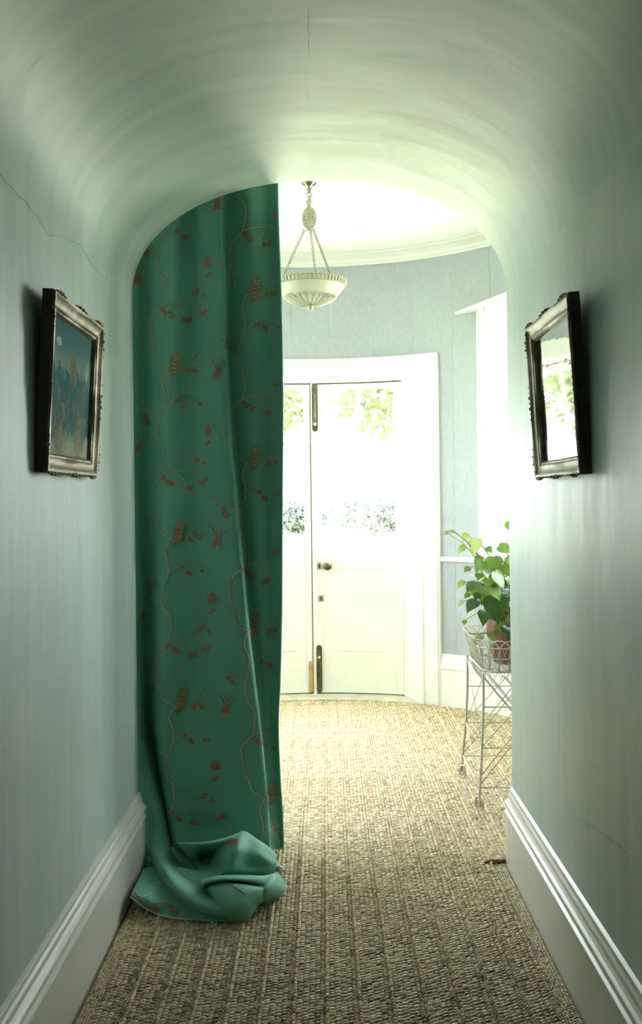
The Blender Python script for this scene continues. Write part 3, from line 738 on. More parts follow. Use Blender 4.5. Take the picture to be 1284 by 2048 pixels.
BER = [c1([(950,810),(985,798),(1000,802)]), c1([(885,990),(925,1022),(932,1030),(1030,1010)]), c1([(680,1120),(690,1140),(672,1100)]), c1([(800,1500),(820,1515),(850,1530),(838,1522),(790,1490)]), c1([(945,1562),(960,1555),(930,1560)]), c1([(1010,1370),(1000,1380),(1060,1400)]), c1([(560,905),(540,925),(520,920)])]
def slant(col, y):
    if col == 2: return float(np.interp(y, [1250, 1400, 1500, 1600, 1700], [0, 16, 22, 34, 34]))
    return float(np.interp(y, [900, 1060, 1400, 1600], [0, 6, 12, 16]))
def motif(col, dx, dy):
    sh = lambda L: [(x + dx + slant(col, y + dy), y + dy) for x, y in L]
    if max(y for x, y in TRUNK) + dy < 395 or min(y for x, y in TRUNK) + dy > 1700: return
    g = Geo()
    T = [(x + random.uniform(-1.3, 1.3), y + random.uniform(-1, 1)) for x, y in sh(TRUNK)]; ribbon(g, [(x + 1.2, y) for x, y in T], .0080, .0060, 1, lift=.0018); ribbon(g, T, .0052, .0036, 0, lift=.0032)
    for b in BR: ribbon(g, [(x, y + 1.1) for x, y in sh(b)], .0034, .0016, 1, lift=.0018); ribbon(g, sh(b), .0028, .0012, 0, lift=.003)
    if g.v: build('embroidered_branch', g, EM, fab, fix=False)
    for cl_ in BER:
        g = Geo()
        for x, y in sh(cl_):
            for _ in range(4): blob(g, x + random.uniform(-5, 5), y + random.uniform(-4, 4), random.uniform(2, 3.4), random.uniform(2, 3.2), 2)
            ribbon(g, [(x - 6, y - 7), (x, y)], .0018, .001, 1)
        if g.v: tag(build('embroidered_berries', g, EM, fab, fix=False), kind='stuff')
    # owl perched on the trunk
    g = Geo(); (ox, oy), = sh(c1([(868, 765)])); rt = .18
    blob(g, ox, oy, 11, 24, 1, rt); blob(g, ox + 3, oy - 14, 9.5, 10, 1, 0, .003)
    for i in range(9):
        yy = oy - 16 + i * 4.2; ww = 8 * math.sin(PI * (i + 1.2) / 11)
        ribbon(g, [(ox + 3 - i*.9 - ww, yy), (ox + 3 - i*.9, yy + 3), (ox + 3 - i*.9 + ww, yy)], .0026, .0026, 0 if i % 2 else 2, lift=.005)
    for s in (-1, 1): blob(g, ox + 3 + s*3.4, oy - 16, 2.2, 2.2, 0, 0, .0055)
    ribbon(g, [(ox - 4, oy + 16), (ox - 7, oy + 24), (ox - 10, oy + 31)], .011, .005, 1)
    if g.v: build('embroidered_owl', g, EM, fab, fix=False)
    # round red bird above the right-hand branch
    g = Geo(); (ox, oy), = sh(c1([(1082, 1086+1470-1366-590+1-1)])) if False else sh([(577, 710)])
    blob(g, ox, oy, 11.5, 11, 1); blob(g, ox, oy - 1, 9, 9.5, 2, 0, .0036, wob=.08)
    for i in range(7): ribbon(g, [(ox - 9 + 3*i, oy + 6 + 3*math.sin(PI*i/6)), (ox - 10 + 3.3*i, oy + 10 + 3*math.sin(PI*i/6))], .0022, .0012, 0, lift=.0042)
    blob(g, ox + 2, oy + 24, 5, 4, 2); blob(g, ox - 4, oy + 28, 3, 3, 2)
    if g.v: build('embroidered_red_bird', g, EM, fab, fix=False)
    # bird in flight with a fanned wing
    g = Geo(); (ox, oy), = sh([(436, 742)])
    blob(g, ox, oy + 4, 8, 12, 2, .2); blob(g, ox - 7, oy + 12, 5, 4, 1)
    for i in range(8):
        a = R_(-125 + i * 12); ribbon(g, [(ox + 6*math.cos(a), oy + 6*math.sin(a)), (ox + 26*math.cos(a), oy + 26*math.sin(a))], .0022, .0030, i % 2, lift=.0036)
    for i in range(5):
        a = R_(60 + i * 20); ribbon(g, [(ox + 5*math.cos(a), oy + 8 + 4*math.sin(a)), (ox + 17*math.cos(a), oy + 9 + 11*math.sin(a))], .0020, .0026, 0, lift=.0036)
    if g.v: build('embroidered_flying_bird', g, EM, fab, fix=False)
for k in range(-1, 4): motif(2, 0, 336 * k)
for k in range(-2, 3): motif(1, -160, 151 + 336 * k)
for k in range(-1, 4): motif(0, -322, 336 * k - 34)
def pool_sprig(surf, main, twig, berries):
    g = Geo(); ribbon(g, main, .0075, .005, 1, surf, .0016); ribbon(g, main, .0042, .0028, 0, surf, .003)
    for t in twig: ribbon(g, t, .003, .0016, 0, surf, .0028)
    for u, v in berries:
        for _ in range(7): blob(g, u + random.uniform(-2, 2), v + random.uniform(-2, 2), random.uniform(2.5, 4.5), random.uniform(2, 3.5), 2, 0, .003, surf)
    tag(build('embroidered_sprig', g, EM, fab, fix=False), kind='stuff')
pool_sprig(PD, [(8, 40), (16, 50), (26, 58), (38, 66), (46, 70)], [[(22, 54), (24, 44), (22, 36)], [(36, 64), (40, 60)]], [(33, 44), (28, 48), (36, 50)])
pool_sprig(PA, [(1, 22), (6, 26), (10, 20), (14, 12)], [[(6, 26), (10, 30)], [(10, 20), (12, 26), (16, 24)]], [(20, 24), (24, 30), (14, 31)])
pool_sprig(PC, [(20, 34), (24, 38), (26, 42)], [], [(46, 40), (52, 40), (56, 42), (30, 62)])
pool_sprig(PB, [(26, 8), (34, 12), (42, 14)], [], [(28, 6), (38, 30), (34, 34)])

# ================================================================== FRAMES
FP = [(0, 0), (0, .026), (.004, .031), (.010, .031), (.014, .027), (.022, .0225), (.030, .0205), (.036, .0225), (.040, .0185), (.044, .019), (.049, .012), (.049, .006), (.049, 0)]
def frame(name, label, cat, O, eu, ev, en, W, H, flat_mat, flat_name):
    "O is the lower near corner on the wall side; eu along the wall, ev up, en out from the wall"
    root = empty(name, O, label, cat); P = lambda u, v, n: tuple(O + eu*u + ev*v + en*n)
    corners = [((0, 0), (1, 1)), ((W, 0), (-1, 1)), ((W, H), (-1, -1)), ((0, H), (1, -1))]
    k = len(FP)
    for i in range(4):
        g = Geo(); vs = []; NS = 10
        (a, da), (b, db) = corners[i], corners[(i+1) % 4]
        for j in range(NS + 1):
            t = j / NS
            for q, (wv, hv) in enumerate(FP):
                A = Vector((a[0] + da[0]*wv, a[1] + da[1]*wv)); B = Vector((b[0] + db[0]*wv, b[1] + db[1]*wv)); p = A.lerp(B, t)
                jit = .0007 * math.sin(j*7.3 + q*3.1 + i) if 0 < j < NS and 1 < q < k-2 else 0
                vs.append(P(p.x, p.y, hv + jit))
        fs = []; mi = []
        for j in range(NS):
            for q in range(k - 1): fs.append((j*k+q, j*k+q+1, (j+1)*k+q+1, (j+1)*k+q)); mi.append(1 if q == 0 else 0)
            fs.append((j*k+k-1, j*k, (j+1)*k, (j+1)*k+k-1)); mi.append(1)
        g.add(vs, fs); g.m = mi
        o = build('frame_rail', g, [GILT, DARKW], root, smooth=True, auto=35)
        # carved leaf ornaments: two corners and a middle shell on each rail
        L = (Vector(b) - Vector(a)).length; du = (Vector(b) - Vector(a)).normalized(); dn = Vector((-du.y, du.x))
        for c0, span in ((.055, .045), (L/2, .065), (L - .055, .045)):
            og = Geo(); m = 9
            for j in range(m):
                s = (j / (m-1) - .5) * 2; p = Vector(a) + du*(c0 + s*span) + dn*(.003 - .004*math.cos(s*PI/2))
                big = .0055 * (1 - .45*abs(s)) * (1.25 if j % 2 else .8)
                og.ball(P(p.x, p.y, .0290), big*.95, big*.95, big*.95, 8, 6)
                if j % 2 == 0: 
                    p2 = p + dn*.006; og.ball(P(p2.x, p2.y, .0295), big*.7, big*.7, big*.7, 7, 5)
            build('carved_ornament', og, GILT, o, smooth=True)
    g = Geo(); g.add([P(.045, .045, .009), P(W-.045, .045, .009), P(W-.045, H-.045, .009), P(.045, H-.045, .009)], [(0, 1, 2, 3)])
    g.add([P(.045, .045, .004), P(W-.045, .045, .004), P(W-.045, H-.045, .004), P(.045, H-.045, .004)], [(3, 2, 1, 0)])
    g.f += [(0,4,5,1),(1,5,6,2),(2,6,7,3),(3,7,4,0)]; g.m += [0]*4
    f = build(flat_name, g, flat_mat, root)
    uv = f.data.uv_layers.new(name='UVMap')
    for l in f.data.loops:
        q = Vector(f.data.vertices[l.vertex_index].co); uv.data[l.index].uv = ((q.dot(eu) - .045) / (W - .09), (q.dot(ev) - .045) / (H - .09))
    g = Geo(); g.add([P(.01, .01, .001), P(W-.01, .01, .001), P(W-.01, H-.01, .001), P(.01, H-.01, .001)], [(0, 1, 2, 3)])
    g.add([P(.01, .01, .004), P(W-.01, .01, .004), P(W-.01, H-.01, .004), P(.01, H-.01, .004)], [(3, 2, 1, 0)]); g.f += [(0,4,5,1),(1,5,6,2),(2,6,7,3),(3,7,4,0)]; g.m += [0]*4
    build('backing_board', g, DARKW, root)
    return root
def painting_material():
    m, t, b = nodes_of('night_procession_painting'); L = t.links
    uv = N(t, 'ShaderNodeUVMap').outputs[0]; sp = N(t, 'ShaderNodeSeparateXYZ'); L.new(uv, sp.inputs[0]); U, V = sp.outputs[0], sp.outputs[1]
    def M(op, a, b_=None):
        n = N(t, 'ShaderNodeMath', operation=op)
        for i, q in enumerate((a, b_)):
            if q is None: continue
            if isinstance(q, (int, float)): n.inputs[i].default_value = q
            else: L.new(q, n.inputs[i])
        return n.outputs[0]
    def step(x, lo, hi):
        n = N(t, 'ShaderNodeMapRange', interpolation_type='SMOOTHSTEP'); n.inputs['From Min'].default_value = lo; n.inputs['From Max'].default_value = hi
        L.new(x, n.inputs[0]); return n.outputs[0]
    def mix(f, a, c):
        n = N(t, 'ShaderNodeMix', data_type='RGBA'); L.new(f, n.inputs[0])
        for i, q in ((6, a), (7, c)):
            if isinstance(q, tuple): n.inputs[i].default_value = (*q, 1)
            else: L.new(q, n.inputs[i])
        return n.outputs[2]
    def ell(cx, cy, rx, ry, soft=.3, wob=.0):
        a = M('DIVIDE', M('SUBTRACT', U, cx), rx); c = M('DIVIDE', M('SUBTRACT', V, cy), ry); d = M('SQRT', M('ADD', M('MULTIPLY', a, a), M('MULTIPLY', c, c)))
        if wob: d = M('ADD', d, M('MULTIPLY', M('SUBTRACT', nz, .5), wob))
        return step(d, 1 + soft, 1 - soft)
    def uvm(s):
        q = N(t, 'ShaderNodeMapping'); q.inputs['Scale'].default_value = s; L.new(uv, q.inputs[0]); return q.outputs[0]
    nz = noise(t, uvm((1, 1, 1)), 9, 5, .6); nv_ = noise(t, uvm((4, 1.2, 1)), 4, 4, .6); nf = noise(t, uvm((2.4, 1, 1)), 8, 5, .65, 1.5)
    col = ramp(t, V, [(.45, (.30, .36, .27)), (.68, (.22, .31, .28)), (.82, (.09, .20, .22)), (1, (.075, .17, .19))])
    col = mix(ell(.2, .83, .055, .032, .12), col, (.42, .52, .50))
    rid = M('ADD', M('MULTIPLY', nv_, .5), .40); hill = step(M('SUBTRACT', rid, V), -.01, .02)
    col = mix(hill, col, (.045, .145, .17))
    col = mix(ell(.55, .66, .07, .11, .5, 2.2), col, (.22, .15, .075))
    col = mix(step(M('SUBTRACT', M('ADD', M('MULTIPLY', nv_, .28), .04), V), -.03, .03), col, (.42, .42, .30))
    for cx, cy, rx, ry in ((.27, .32, .2, .26), (.74, .32, .17, .25)):
        body = ramp(t, nf, [(.34, (.03, .10, .14)), (.46, (.07, .17, .19)), (.52, (.14, .17, .16)), (.58, (.28, .28, .23)), (.64, (.15, .11, .11)), (.72, (.26, .17, .08))])
        col = mix(ell(cx, cy, rx, ry, .5, 2.4), col, body)
    for cx in (.3, .73): col = mix(ell(cx, .14, .05, .10, .5, 1.6), col, (.34, .26, .16))
    L.new(col, b.inputs['Base Color']); b.inputs['Roughness'].default_value = .12; b.inputs['Specular IOR Level'].default_value = .35
    return m
PAINTING = painting_material()
Hl = .437; tl = math.asin(.024 / Hl)
frame('framed_painting', 'silver-gilt framed blue painting with figures hanging on the left wall', 'painting',
      Vector((XL + .0006, 2.255, 1.405)), Vector((0, 1, 0)), Vector((math.sin(tl), 0, math.cos(tl))), Vector((math.cos(tl), 0, -math.sin(tl))), .50, Hl, PAINTING, 'painted_panel')
Hr = .455; tr_ = math.asin(.026 / Hr)
ev = Vector((-math.sin(tr_), 0, math.cos(tr_)))
frame('framed_mirror', 'small gilt framed old mirror hanging on the right wall', 'mirror',
      Vector((XR - .0006, 2.365, 1.388)), Vector((0, 1, 0)), ev, Vector((-math.cos(tr_), 0, -math.sin(tr_))), .505, Hr, MIRROR, 'mirror_glass')

# ================================================================== PENDANT LAMP
LX, LY = -.063, 4.85
lamp = empty('pendant_lamp', (LX, LY, ZC), 'ivory plaster bowl pendant with pineapple finial hung on three chains', 'lamp')
c = lambda z: (LX, LY, z)
build('ceiling_rose', Geo().lathe([(0, ZC-.001), (.038, ZC-.001), (.038, ZC-.005), (.030, ZC-.012), (.018, ZC-.018), (.012, ZC-.030), (.010, ZC-.046), (.006, ZC-.050), (0, ZC-.051)], (LX, LY, 0), 32), NICKEL, lamp, smooth=True, auto=40)
g = Geo()
def torus(g, C, R0, r0, ax, n=16, stretch=1.0, st=Vector((0, 0, 1))):
    ax = Vector(ax).normalized(); u = st - ax * st.dot(ax)
    u = u.normalized() if u.length > 1e-4 else ax.orthogonal().normalized()
    v = ax.cross(u); g.tube([Vector(C) + u*math.cos(2*PI*i/n)*R0*stretch + v*math.sin(2*PI*i/n)*R0 for i in range(n)], r0, 6, closed=True)
torus(g, c(ZC - .062), .012, .0028, (0, 1, 0)); torus(g, c(ZC - .082), .013, .003, (1, .4, 0))
g.tube([(LX + .006, LY, ZC - .070), (LX + .014, LY, ZC - .066), (LX + .017, LY, ZC - .056)], [.003, .0028, .0015], 6)
build('hook', g, NICKEL, lamp, smooth=True)
# pineapple
g = Geo()
g.lathe([(0, 2.868), (.010, 2.866), (.012, 2.845), (.012, 2.822), (.014, 2.815)], (LX, LY, 0), 20)
for i in range(7):
    a = 2*PI*i/7; d = Vector((math.cos(a), math.sin(a), 0)); b0 = Vector(c(2.848)) + d*.010
    g.tube([b0, b0 + d*.008 + Vector((0, 0, .008)), b0 + d*.015 + Vector((0, 0, .010))], [.003, .0025, .0006], 5)
build('pineapple_crown', g, PLAST, lamp, smooth=True, auto=40)
g = Geo(); pz = 2.77; ph = .052; pr = .034
g.ball(c(pz), pr * .94, pr * .94, ph * .96, 20, 14)
pn = build('pineapple', g, PLAST, lamp, smooth=True); g = Geo()
for j in range(9):
    th = PI * (j + 1) / 10; n = max(5, int(13 * math.sin(th)))
    for i in range(n):
        a = 2*PI*(i + .5*(j % 2))/n; d = Vector((pr*math.sin(th)*math.cos(a), pr*math.sin(th)*math.sin(a), ph*math.cos(th)))
        g.ball(Vector(c(pz)) + d, .0062, .0062, .0066, 4, 4)
o = build('pineapple_scales', g, PLAST, pn); o['kind'] = 'stuff'
# bowl
BR0, BZ = .186, 2.445
def flute(r, z, a): return r
build('bowl', Geo().lathe([(.150, 2.442), (.178, 2.447), (.184, 2.444), (.1845, 2.438), (.178, 2.424), (.168, 2.405), (.154, 2.386), (.135, 2.368), (.11, 2.352), (.08, 2.339), (.045, 2.331), (0, 2.329), (.045, 2.336), (.10, 2.355), (.14, 2.385), (.15, 2.442)], (LX, LY, 0), 64), BOWLM, lamp, smooth=True, auto=50)
g = Geo()
for i in range(56):                                         # moulded rim of upright beads
    a = 2*PI*i/56; C = Vector((LX + .1835*math.cos(a), LY + .1835*math.sin(a), 2.434)); rm = Matrix.Rotation(a, 3, 'Z') @ Matrix.Rotation(R_(16), 3, 'Y')
    g.ball(C, .0045, .0085, .0135, 6, 5, rot=rm)
torus(g, (LX, LY, 2.4455), .1855, .004, (0, 0, 1), 64, st=Vector((1, 0, 0))); torus(g, (LX, LY, 2.4195), .1765, .003, (0, 0, 1), 64, st=Vector((1, 0, 0)))
build('moulded_rim', g, PLAST, lamp, smooth=True)
prof = [(.135, 2.368), (.11, 2.352), (.08, 2.339), (.045, 2.331), (.016, 2.329)]
for i in range(24):                                         # acanthus leaves under the bowl
    a = 2*PI*(i + .5*0)/24; g = Geo(); vs = []; fs = []
    W0 = [.2, .95, .9, .75, .6]
    for j, (r, z) in enumerate(prof):
        for k_, (s, o_) in enumerate(((-1, .001), (-.5, .006), (0, .003), (.5, .006), (1, .001))):
            q = a + s * W0[j] * PI/24*.92; vs.append((LX + (r + o_*.6) * math.cos(q), LY + (r + o_*.6) * math.sin(q), z - o_ - .0005 - (.002 if j == 1 else 0)))
    for j in range(4):
        for k_ in range(4): fs.append((j*5+k_, j*5+k_+1, (j+1)*5+k_+1, (j+1)*5+k_))
    g.add(vs, fs); build('acanthus_leaf', g, BOWLM, lamp, smooth=True)
build('bowl_finial', Geo().lathe([(0, 2.331), (.014, 2.330), (.017, 2.322), (.013, 2.314), (.015, 2.306), (.010, 2.298), (0, 2.296)], (LX, LY, 0), 16), PLAST, lamp, smooth=True)
build('chain_hub', Geo().lathe([(0, 2.725), (.012, 2.722), (.015, 2.714), (.010, 2.706), (0, 2.704)], (LX, LY, 0), 16), PLAST, lamp, smooth=True)
for a in (196, 316, 76):
    d = Vector((math.cos(R_(a)), math.sin(R_(a)), 0)); A = Vector(c(2.708)) + d*.026; B = Vector((LX, LY, 2.446)) + d*.150
    g = Geo(); g.tube([Vector(c(2.714)) + d*.008, Vector(c(2.700)) + d*.018, Vector(c(2.702)) + d*.030, Vector(c(2.714)) + d*.034], .0026, 6); build('chain_hook', g, PLAST, lamp, smooth=True)
    g = Geo(); n = 21; dr_ = (B - A).normalized(); side = dr_.cross(Vector((0, 0, 1))).normalized()
    for i in range(n):
        C = A.lerp(B, (i + .5) / n); axv = side if i % 2 else dr_.cross(side)
        torus(g, C, .0056, .0024, axv, 10, 1.7, dr_)
    build('chain', g, PLAST, lamp, smooth=True)

# ================================================================== PLANT STAND
SX0, SX1, SY0, SY1 = .632, 1.025, 3.95, 4.455
ZF = .020
st = empty('wire_plant_stand', ((SX0+SX1)/2, (SY0+SY1)/2, ZF), 'cream wirework plant stand with looped basket and scroll feet', 'plant stand')
CXs, CYs = (SX0+SX1)/2, (SY0+SY1)/2
def perim(s, grow=0):
    "point on the rounded-rectangle basket outline, s in 0..1"
    hx, hy, rc = (SX1-SX0)/2 + grow, (SY1-SY0)/2 + grow, .11 + grow
    segs = [2*(hx-rc), PI*rc/2, 2*(hy-rc), PI*rc/2] * 2; tot = sum(segs); d = (s % 1) * tot
    cs = [(-hx+rc, -hy, 1, 0), None, (hx, -hy+rc, 0, 1), None, (hx-rc, hy, -1, 0), None, (-hx, hy-rc, 0, -1), None]
    cc = {1: (hx-rc, -hy+rc, -90), 3: (hx-rc, hy-rc, 0), 5: (-hx+rc, hy-rc, 90), 7: (-hx+rc, -hy+rc, 180)}
    for i, L in enumerate(segs):
        if d <= L or i == 7:
            if i % 2 == 0: x, y, ux, uy = cs[i]; return (CXs + x + ux*d, CYs + y + uy*d)
            x, y, a = cc[i]; t = R_(a + 90 * d / L); return (CXs + x + rc*math.cos(t), CYs + y + rc*math.sin(t))
        d -= L
ZB, ZR, ZT = .600, .700, .735
def bask(s, z):
    t = (z - ZB) / (ZT - ZB); x, y = perim(s, -.028 + .036 * t ** 1.5 if t > 0 else -.028 + .02 * t); return Vector((x, y, z))
def ringw(nm, z, r): 
    g = Geo(); g.tube([bask(i / 96, z) for i in range(96)], r, 6, closed=True); return build(nm, g, WIRE, st, smooth=True)
ringw('rim_ring', ZR, .0036); ringw('base_ring', ZB, .0048); ringw('middle_ring', .655, .0022)
NL = 34
for i in range(NL):                                         # tall interlaced loops with a little curl at the rim
    g = Geo(); P = []; w_ = 1.0 / NL
    for k in range(23):
        t = k / 22; s = i*w_ + w_ * (2.1*t - .55 - .42 * math.sin(2*PI*t)); z = ZB + (ZT - ZB) * math.sin(PI*t) ** .8; P.append(bask(s, max(z, ZB)))
    g.tube(P, .0023, 5); lp = build('wire_loop', g, WIRE, st, smooth=True)
    g = Geo(); C = bask(i*w_ + w_*.5, ZR + .004); nrm = (C - Vector((CXs, CYs, C.z))); nrm = nrm.normalized(); e = nrm.cross(Vector((0, 0, 1)))
    g.tube([C + (e*math.cos(a) + Vector((0, 0, 1))*math.sin(a)) * (.004 + .0014*a/2) for a in [q*.6 for q in range(12)]], .0016, 5); build('curl', g, WIRE, lp, smooth=True)
for i in range(60):                                         # fine woven sides
    for sg in (1, -1):
        g = Geo(); g.tube([bask((i + sg*1.3*t) / 60, ZB + (.692 - ZB)*t) for t in (0, .33, .66, 1)], .0012, 4); build('side_wire', g, WIRE, st, smooth=True)
for i in range(26):                                         # wire floor of the basket
    y = SY0 + .03 + (SY1 - SY0 - .06) * i / 25; g = Geo(); e = .035 + (.06 if i in (0, 25) else 0.03 if i in (1, 24) else 0); g.tube([(SX0 + e, y, ZB + .002), (SX1 - e, y, ZB + .002)], .0014, 4); build('floor_wire', g, WIRE, st, smooth=True)
for i in range(5):
    x = SX0 + .07 + (SX1 - SX0 - .14) * i / 4; g = Geo(); g.tube([(x, SY0 + .03, ZB - .002), (x, SY1 - .03, ZB - .002)], .003, 5); build('floor_bar', g, WIRE, st, smooth=True)
NS_ = 52
for i in range(NS_):                                        # pointed lace skirt under the basket
    g = Geo(); g.tube([bask((i - .9) / NS_, ZB), bask((i + .1) / NS_, ZB - .052), bask((i + 1.1) / NS_, ZB)], .0013, 4); build('skirt_wire', g, WIRE, st, smooth=True)
for i in range(44):                                         # twisted knots binding the base ring
    pass
g = Geo()
for i in range(90): g.ball(bask(i / 90, ZB - .001), .0062, .0062, .0058, 5, 4)
o = build('binding_knots', g, WIRE, st, smooth=True); o['kind'] = 'stuff'
LEGS = {}
for sx in (0, 1):
    for sy in (0, 1):
        X = (SX0, SX1)[sx]; Yq = (SY0, SY1)[sy]; ix = 1 - 2*sx; iy = 1 - 2*sy
        prof = [(ZB, .022, .03), (.50, .022, .03), (.40, .019, .028), (.28, .012, .022), (.17, .003, .010), (.10, -.003, .003), (.05, -.004, .0)]
        pts3 = [Vector((X + ix*a, Yq + iy*b, z)) for z, a, b in prof]; LEGS[sx, sy] = pts3
        g = Geo(); base = pts3[-1]
        sm_ = cr([list(p) for p in pts3], 4); g.tube([Vector(p) for p in sm_], .0056, 6)
        lg = build('leg', g, WIRE, st, smooth=True)
        g = Geo(); ctr = base + Vector((-ix*0.0, iy*.0, 0)); sp_ = []
        cz = ZF + .0385; ctr = Vector((base.x + ix*(-.0), base.y + iy*.019, cz))
        for k in range(26):
            a = k / 25 * 2*PI*1.6; r = .036 * (1 - k / 25 * .70)
            sp_.append(ctr + Vector((ix*iy*math.cos(a) * r * .42, -iy*math.cos(a) * r * .60, -math.sin(a) * r)))
        g.tube([base + Vector((0, 0, .03))] + sp_, .0048, 6); build('scroll_foot', g, WIRE, lg, smooth=True)
def legat(q, z):
    P = LEGS[q]
    for a, b in zip(P, P[1:]):
        if b.z <= z <= a.z: return a.lerp(b, (a.z - z) / (a.z - b.z))
    return P[0] if z > P[0].z else P[-1]
def wirebar(nm, A, B, r=.0022):
    g = Geo(); g.tube([A, A.lerp(B, .5) + Vector((0, 0, -.002)), B], r, 5); build(nm, g, WIRE, st, smooth=True)
for z in (.455, .285, .125):
    for q0, q1 in (((0, 0), (1, 0)), ((0, 1), (1, 1)), ((0, 0), (0, 1)), ((1, 0), (1, 1))):
        if q0[0] == q1[0] and z != .125: continue
        wirebar('cross_bar', legat(q0, z), legat(q1, z), .0028)
for q0, q1 in (((0, 0), (1, 0)), ((1, 0), (0, 0)), ((0, 1), (1, 1)), ((1, 1), (0, 1))):
    wirebar('brace', legat(q0, .135), legat(q1, .585), .0026)
    wirebar('brace', legat(q0, .290), legat(q1, .585).lerp(legat(q0, .585), .25), .0022)
    o1 = Vector((.010 if q0[0] == 0 else -.010, 0, .0)); wirebar('brace', legat(q0, .595) + o1*2, legat(q1, .17), .0026)
for sx in (0, 1):
    for z0, z1 in ((.585, .285), (.285, .585), (.285, .125), (.125, .285)):
        wirebar('side_brace', legat((sx, 0), z0), legat((sx, 1), z1), .0018)
    wirebar('side_bar', legat((sx, 0), .285), legat((sx, 1), .285), .002)

# ================================================================== PLANT POT AND PLANT
PX, PY, PZ = .825, 4.20, ZB + .004
pot = empty('terracotta_pot', (PX, PY, PZ), 'reddish terracotta flowerpot standing in the wire basket', 'pot')
build('pot_body', Geo().lathe([(0, 0), (.082, 0), (.088, .004), (.104, .125), (.104, .135), (.116, .137), (.119, .185), (.116, .190), (.106, .190), (.104, .165), (0, .160)], (PX, PY, PZ), 40), TERRA, pot, smooth=True, auto=40)
g = Geo(); g.lathe([(0, .172), (.05, .174), (.09, .170), (.103, .166)], (PX, PY, PZ), 24, fn=lambda r, z, a: r + .002*math.sin(5*a)); build('soil', g, SOIL, pot, smooth=True)
plant = empty('leafy_pot_plant', (PX, PY, PZ + .165), 'bushy plant with glossy heart-shaped leaves spilling from the terracotta pot', 'plant')
def leaf(C, nrm, tip, size, m, bend=.25):
    nrm = nrm.normalized(); t = (tip - nrm * tip.dot(nrm)); t = t.normalized() if t.length > 1e-4 else nrm.orthogonal().normalized(); s = t.cross(nrm)
    prof = [(-.38, .22, .06), (-.33, .40, .01), (-.16, .53, 0), (.05, .55, 0), (.3, .43, 0), (.55, .24, 0), (.74, .09, 0), (.88, .0, 0)]
    vs = []; fs = []
    for j, (l, wd, notch) in enumerate(prof):
        bz = -bend * (l + .2) ** 2 * .8
        for k_, f in enumerate((-1, -.55, 0, .55, 1)):
            ll = l + (notch if f == 0 else 0) * 1.6
            z = bz + .16 * abs(f) * wd - .18 * (abs(f) * wd) ** 2 * 2 + random.uniform(-.012, .012)
            vs.append(C + (t * ll + s * f * wd + nrm * z) * size)
    for j in range(len(prof) - 1):
        for k_ in range(4): fs.append((j*5+k_, j*5+k_+1, (j+1)*5+k_+1, (j+1)*5+k_))
    g = Geo().add(vs, fs); o = build('leaf', g, m, plant, smooth=True, fix=False)
    sm = o.modifiers.new('sub', 'SUBSURF'); sm.levels = 1; sm.render_levels = 1
    return o
A_, B_, C_ = LEAFA, LEAFB, LEAFC
LV = [(951,1086,31,C_,-.2),(925,1095,17,C_,-.6),(930,1071,18,C_,-.4),(905,1062,9,C_,-1),(893,1066,8,C_,-1),(1007,1095,32,A_,.9),(1020,1047,24,A_,.5),(977,1097,14,A_,.3),(962,1128,26,A_,-.4),(936,1137,14,A_,-.8),
      (988,1122,34,A_,.2),(1008,1135,24,A_,.3),(1021,1118,26,A_,.4),(996,1152,33,A_,.35),(947,1169,30,B_,-.2),(981,1164,26,C_,0),(923,1166,16,C_,-.9),(970,1184,26,A_,-.5),(989,1178,30,A_,.4),(1012,1181,28,B_,.2),
      (946,1206,28,B_,-.3),(922,1205,15,C_,-.9),(990,1206,46,B_,.15),(968,1229,27,B_,0),(929,1243,10,A_,-.1),(985,1267,24,C_,-.1),(959,1275,20,C_,-.7),(1000,1252,26,C_,.5),(1017,1260,30,B_,.1),(1023,1240,26,B_,.3),(983,1286,13,C_,-.3),(1006,1208,26,A_,.5),(1022,1160,30,A_,.3),(1020,1200,28,B_,.3),(975,1145,20,B_,-.2),(958,1150,16,A_,-.3),(935,1190,12,A_,-.6),(955,1190,15,B_,-.3)]
camP = Vector((0, 0, CAMH)); CRN = Vector((PX, PY, PZ + .16))
def stemto(P, droop=.3):
    A = CRN + Vector((random.uniform(-.05, .05), random.uniform(-.05, .05), 0)); M_ = A.lerp(P, .5) + Vector((0, 0, .05 + .12*max(0, (P - A).length - .1)))
    g = Geo(); g.tube([Vector(q) for q in cr([list(A), list(M_), list(P)], 6)], [.0028 - .0014*i/12 for i in range(13)], 5); build('stem', g, STEM, plant, smooth=True)
for x, y, s, m, lean in LV:
    d = PY - .10 - random.uniform(-.06, .10); 
    if x < 935: d = PY - .04
    P = px(x, y, d); tocam = (camP - P).normalized()
    nrm = tocam * random.uniform(.35, .9) + Vector((random.uniform(-.6, .5), 0, random.uniform(.2, .75)))
    tip = Vector((lean + random.uniform(-.15, .15), -.1, -.8))
    leaf(P, nrm, tip, s * d / FOC, m, random.uniform(.15, .45)); stemto(P - tip.normalized() * s * d / FOC * .3)
for i in range(30):                                         # inner leaves filling the mass
    x, y = random.gauss(995, 22), random.gauss(1185, 48)
    if x < 940 or y < 1110 or y > 1285: continue
    d = PY + random.uniform(-.06, .10); P = px(x, y, d); sz = random.uniform(14, 30) * d / FOC
    tip = Vector((random.uniform(-.7, .5), -.1, -.8)); leaf(P, (camP - P).normalized()*.6 + Vector((random.uniform(-.8, .5), 0, random.uniform(0, .9))), tip, sz, random.choice((A_, B_, B_, A_, C_)), random.uniform(.2, .6)); stemto(P - tip.normalized()*sz*.3)
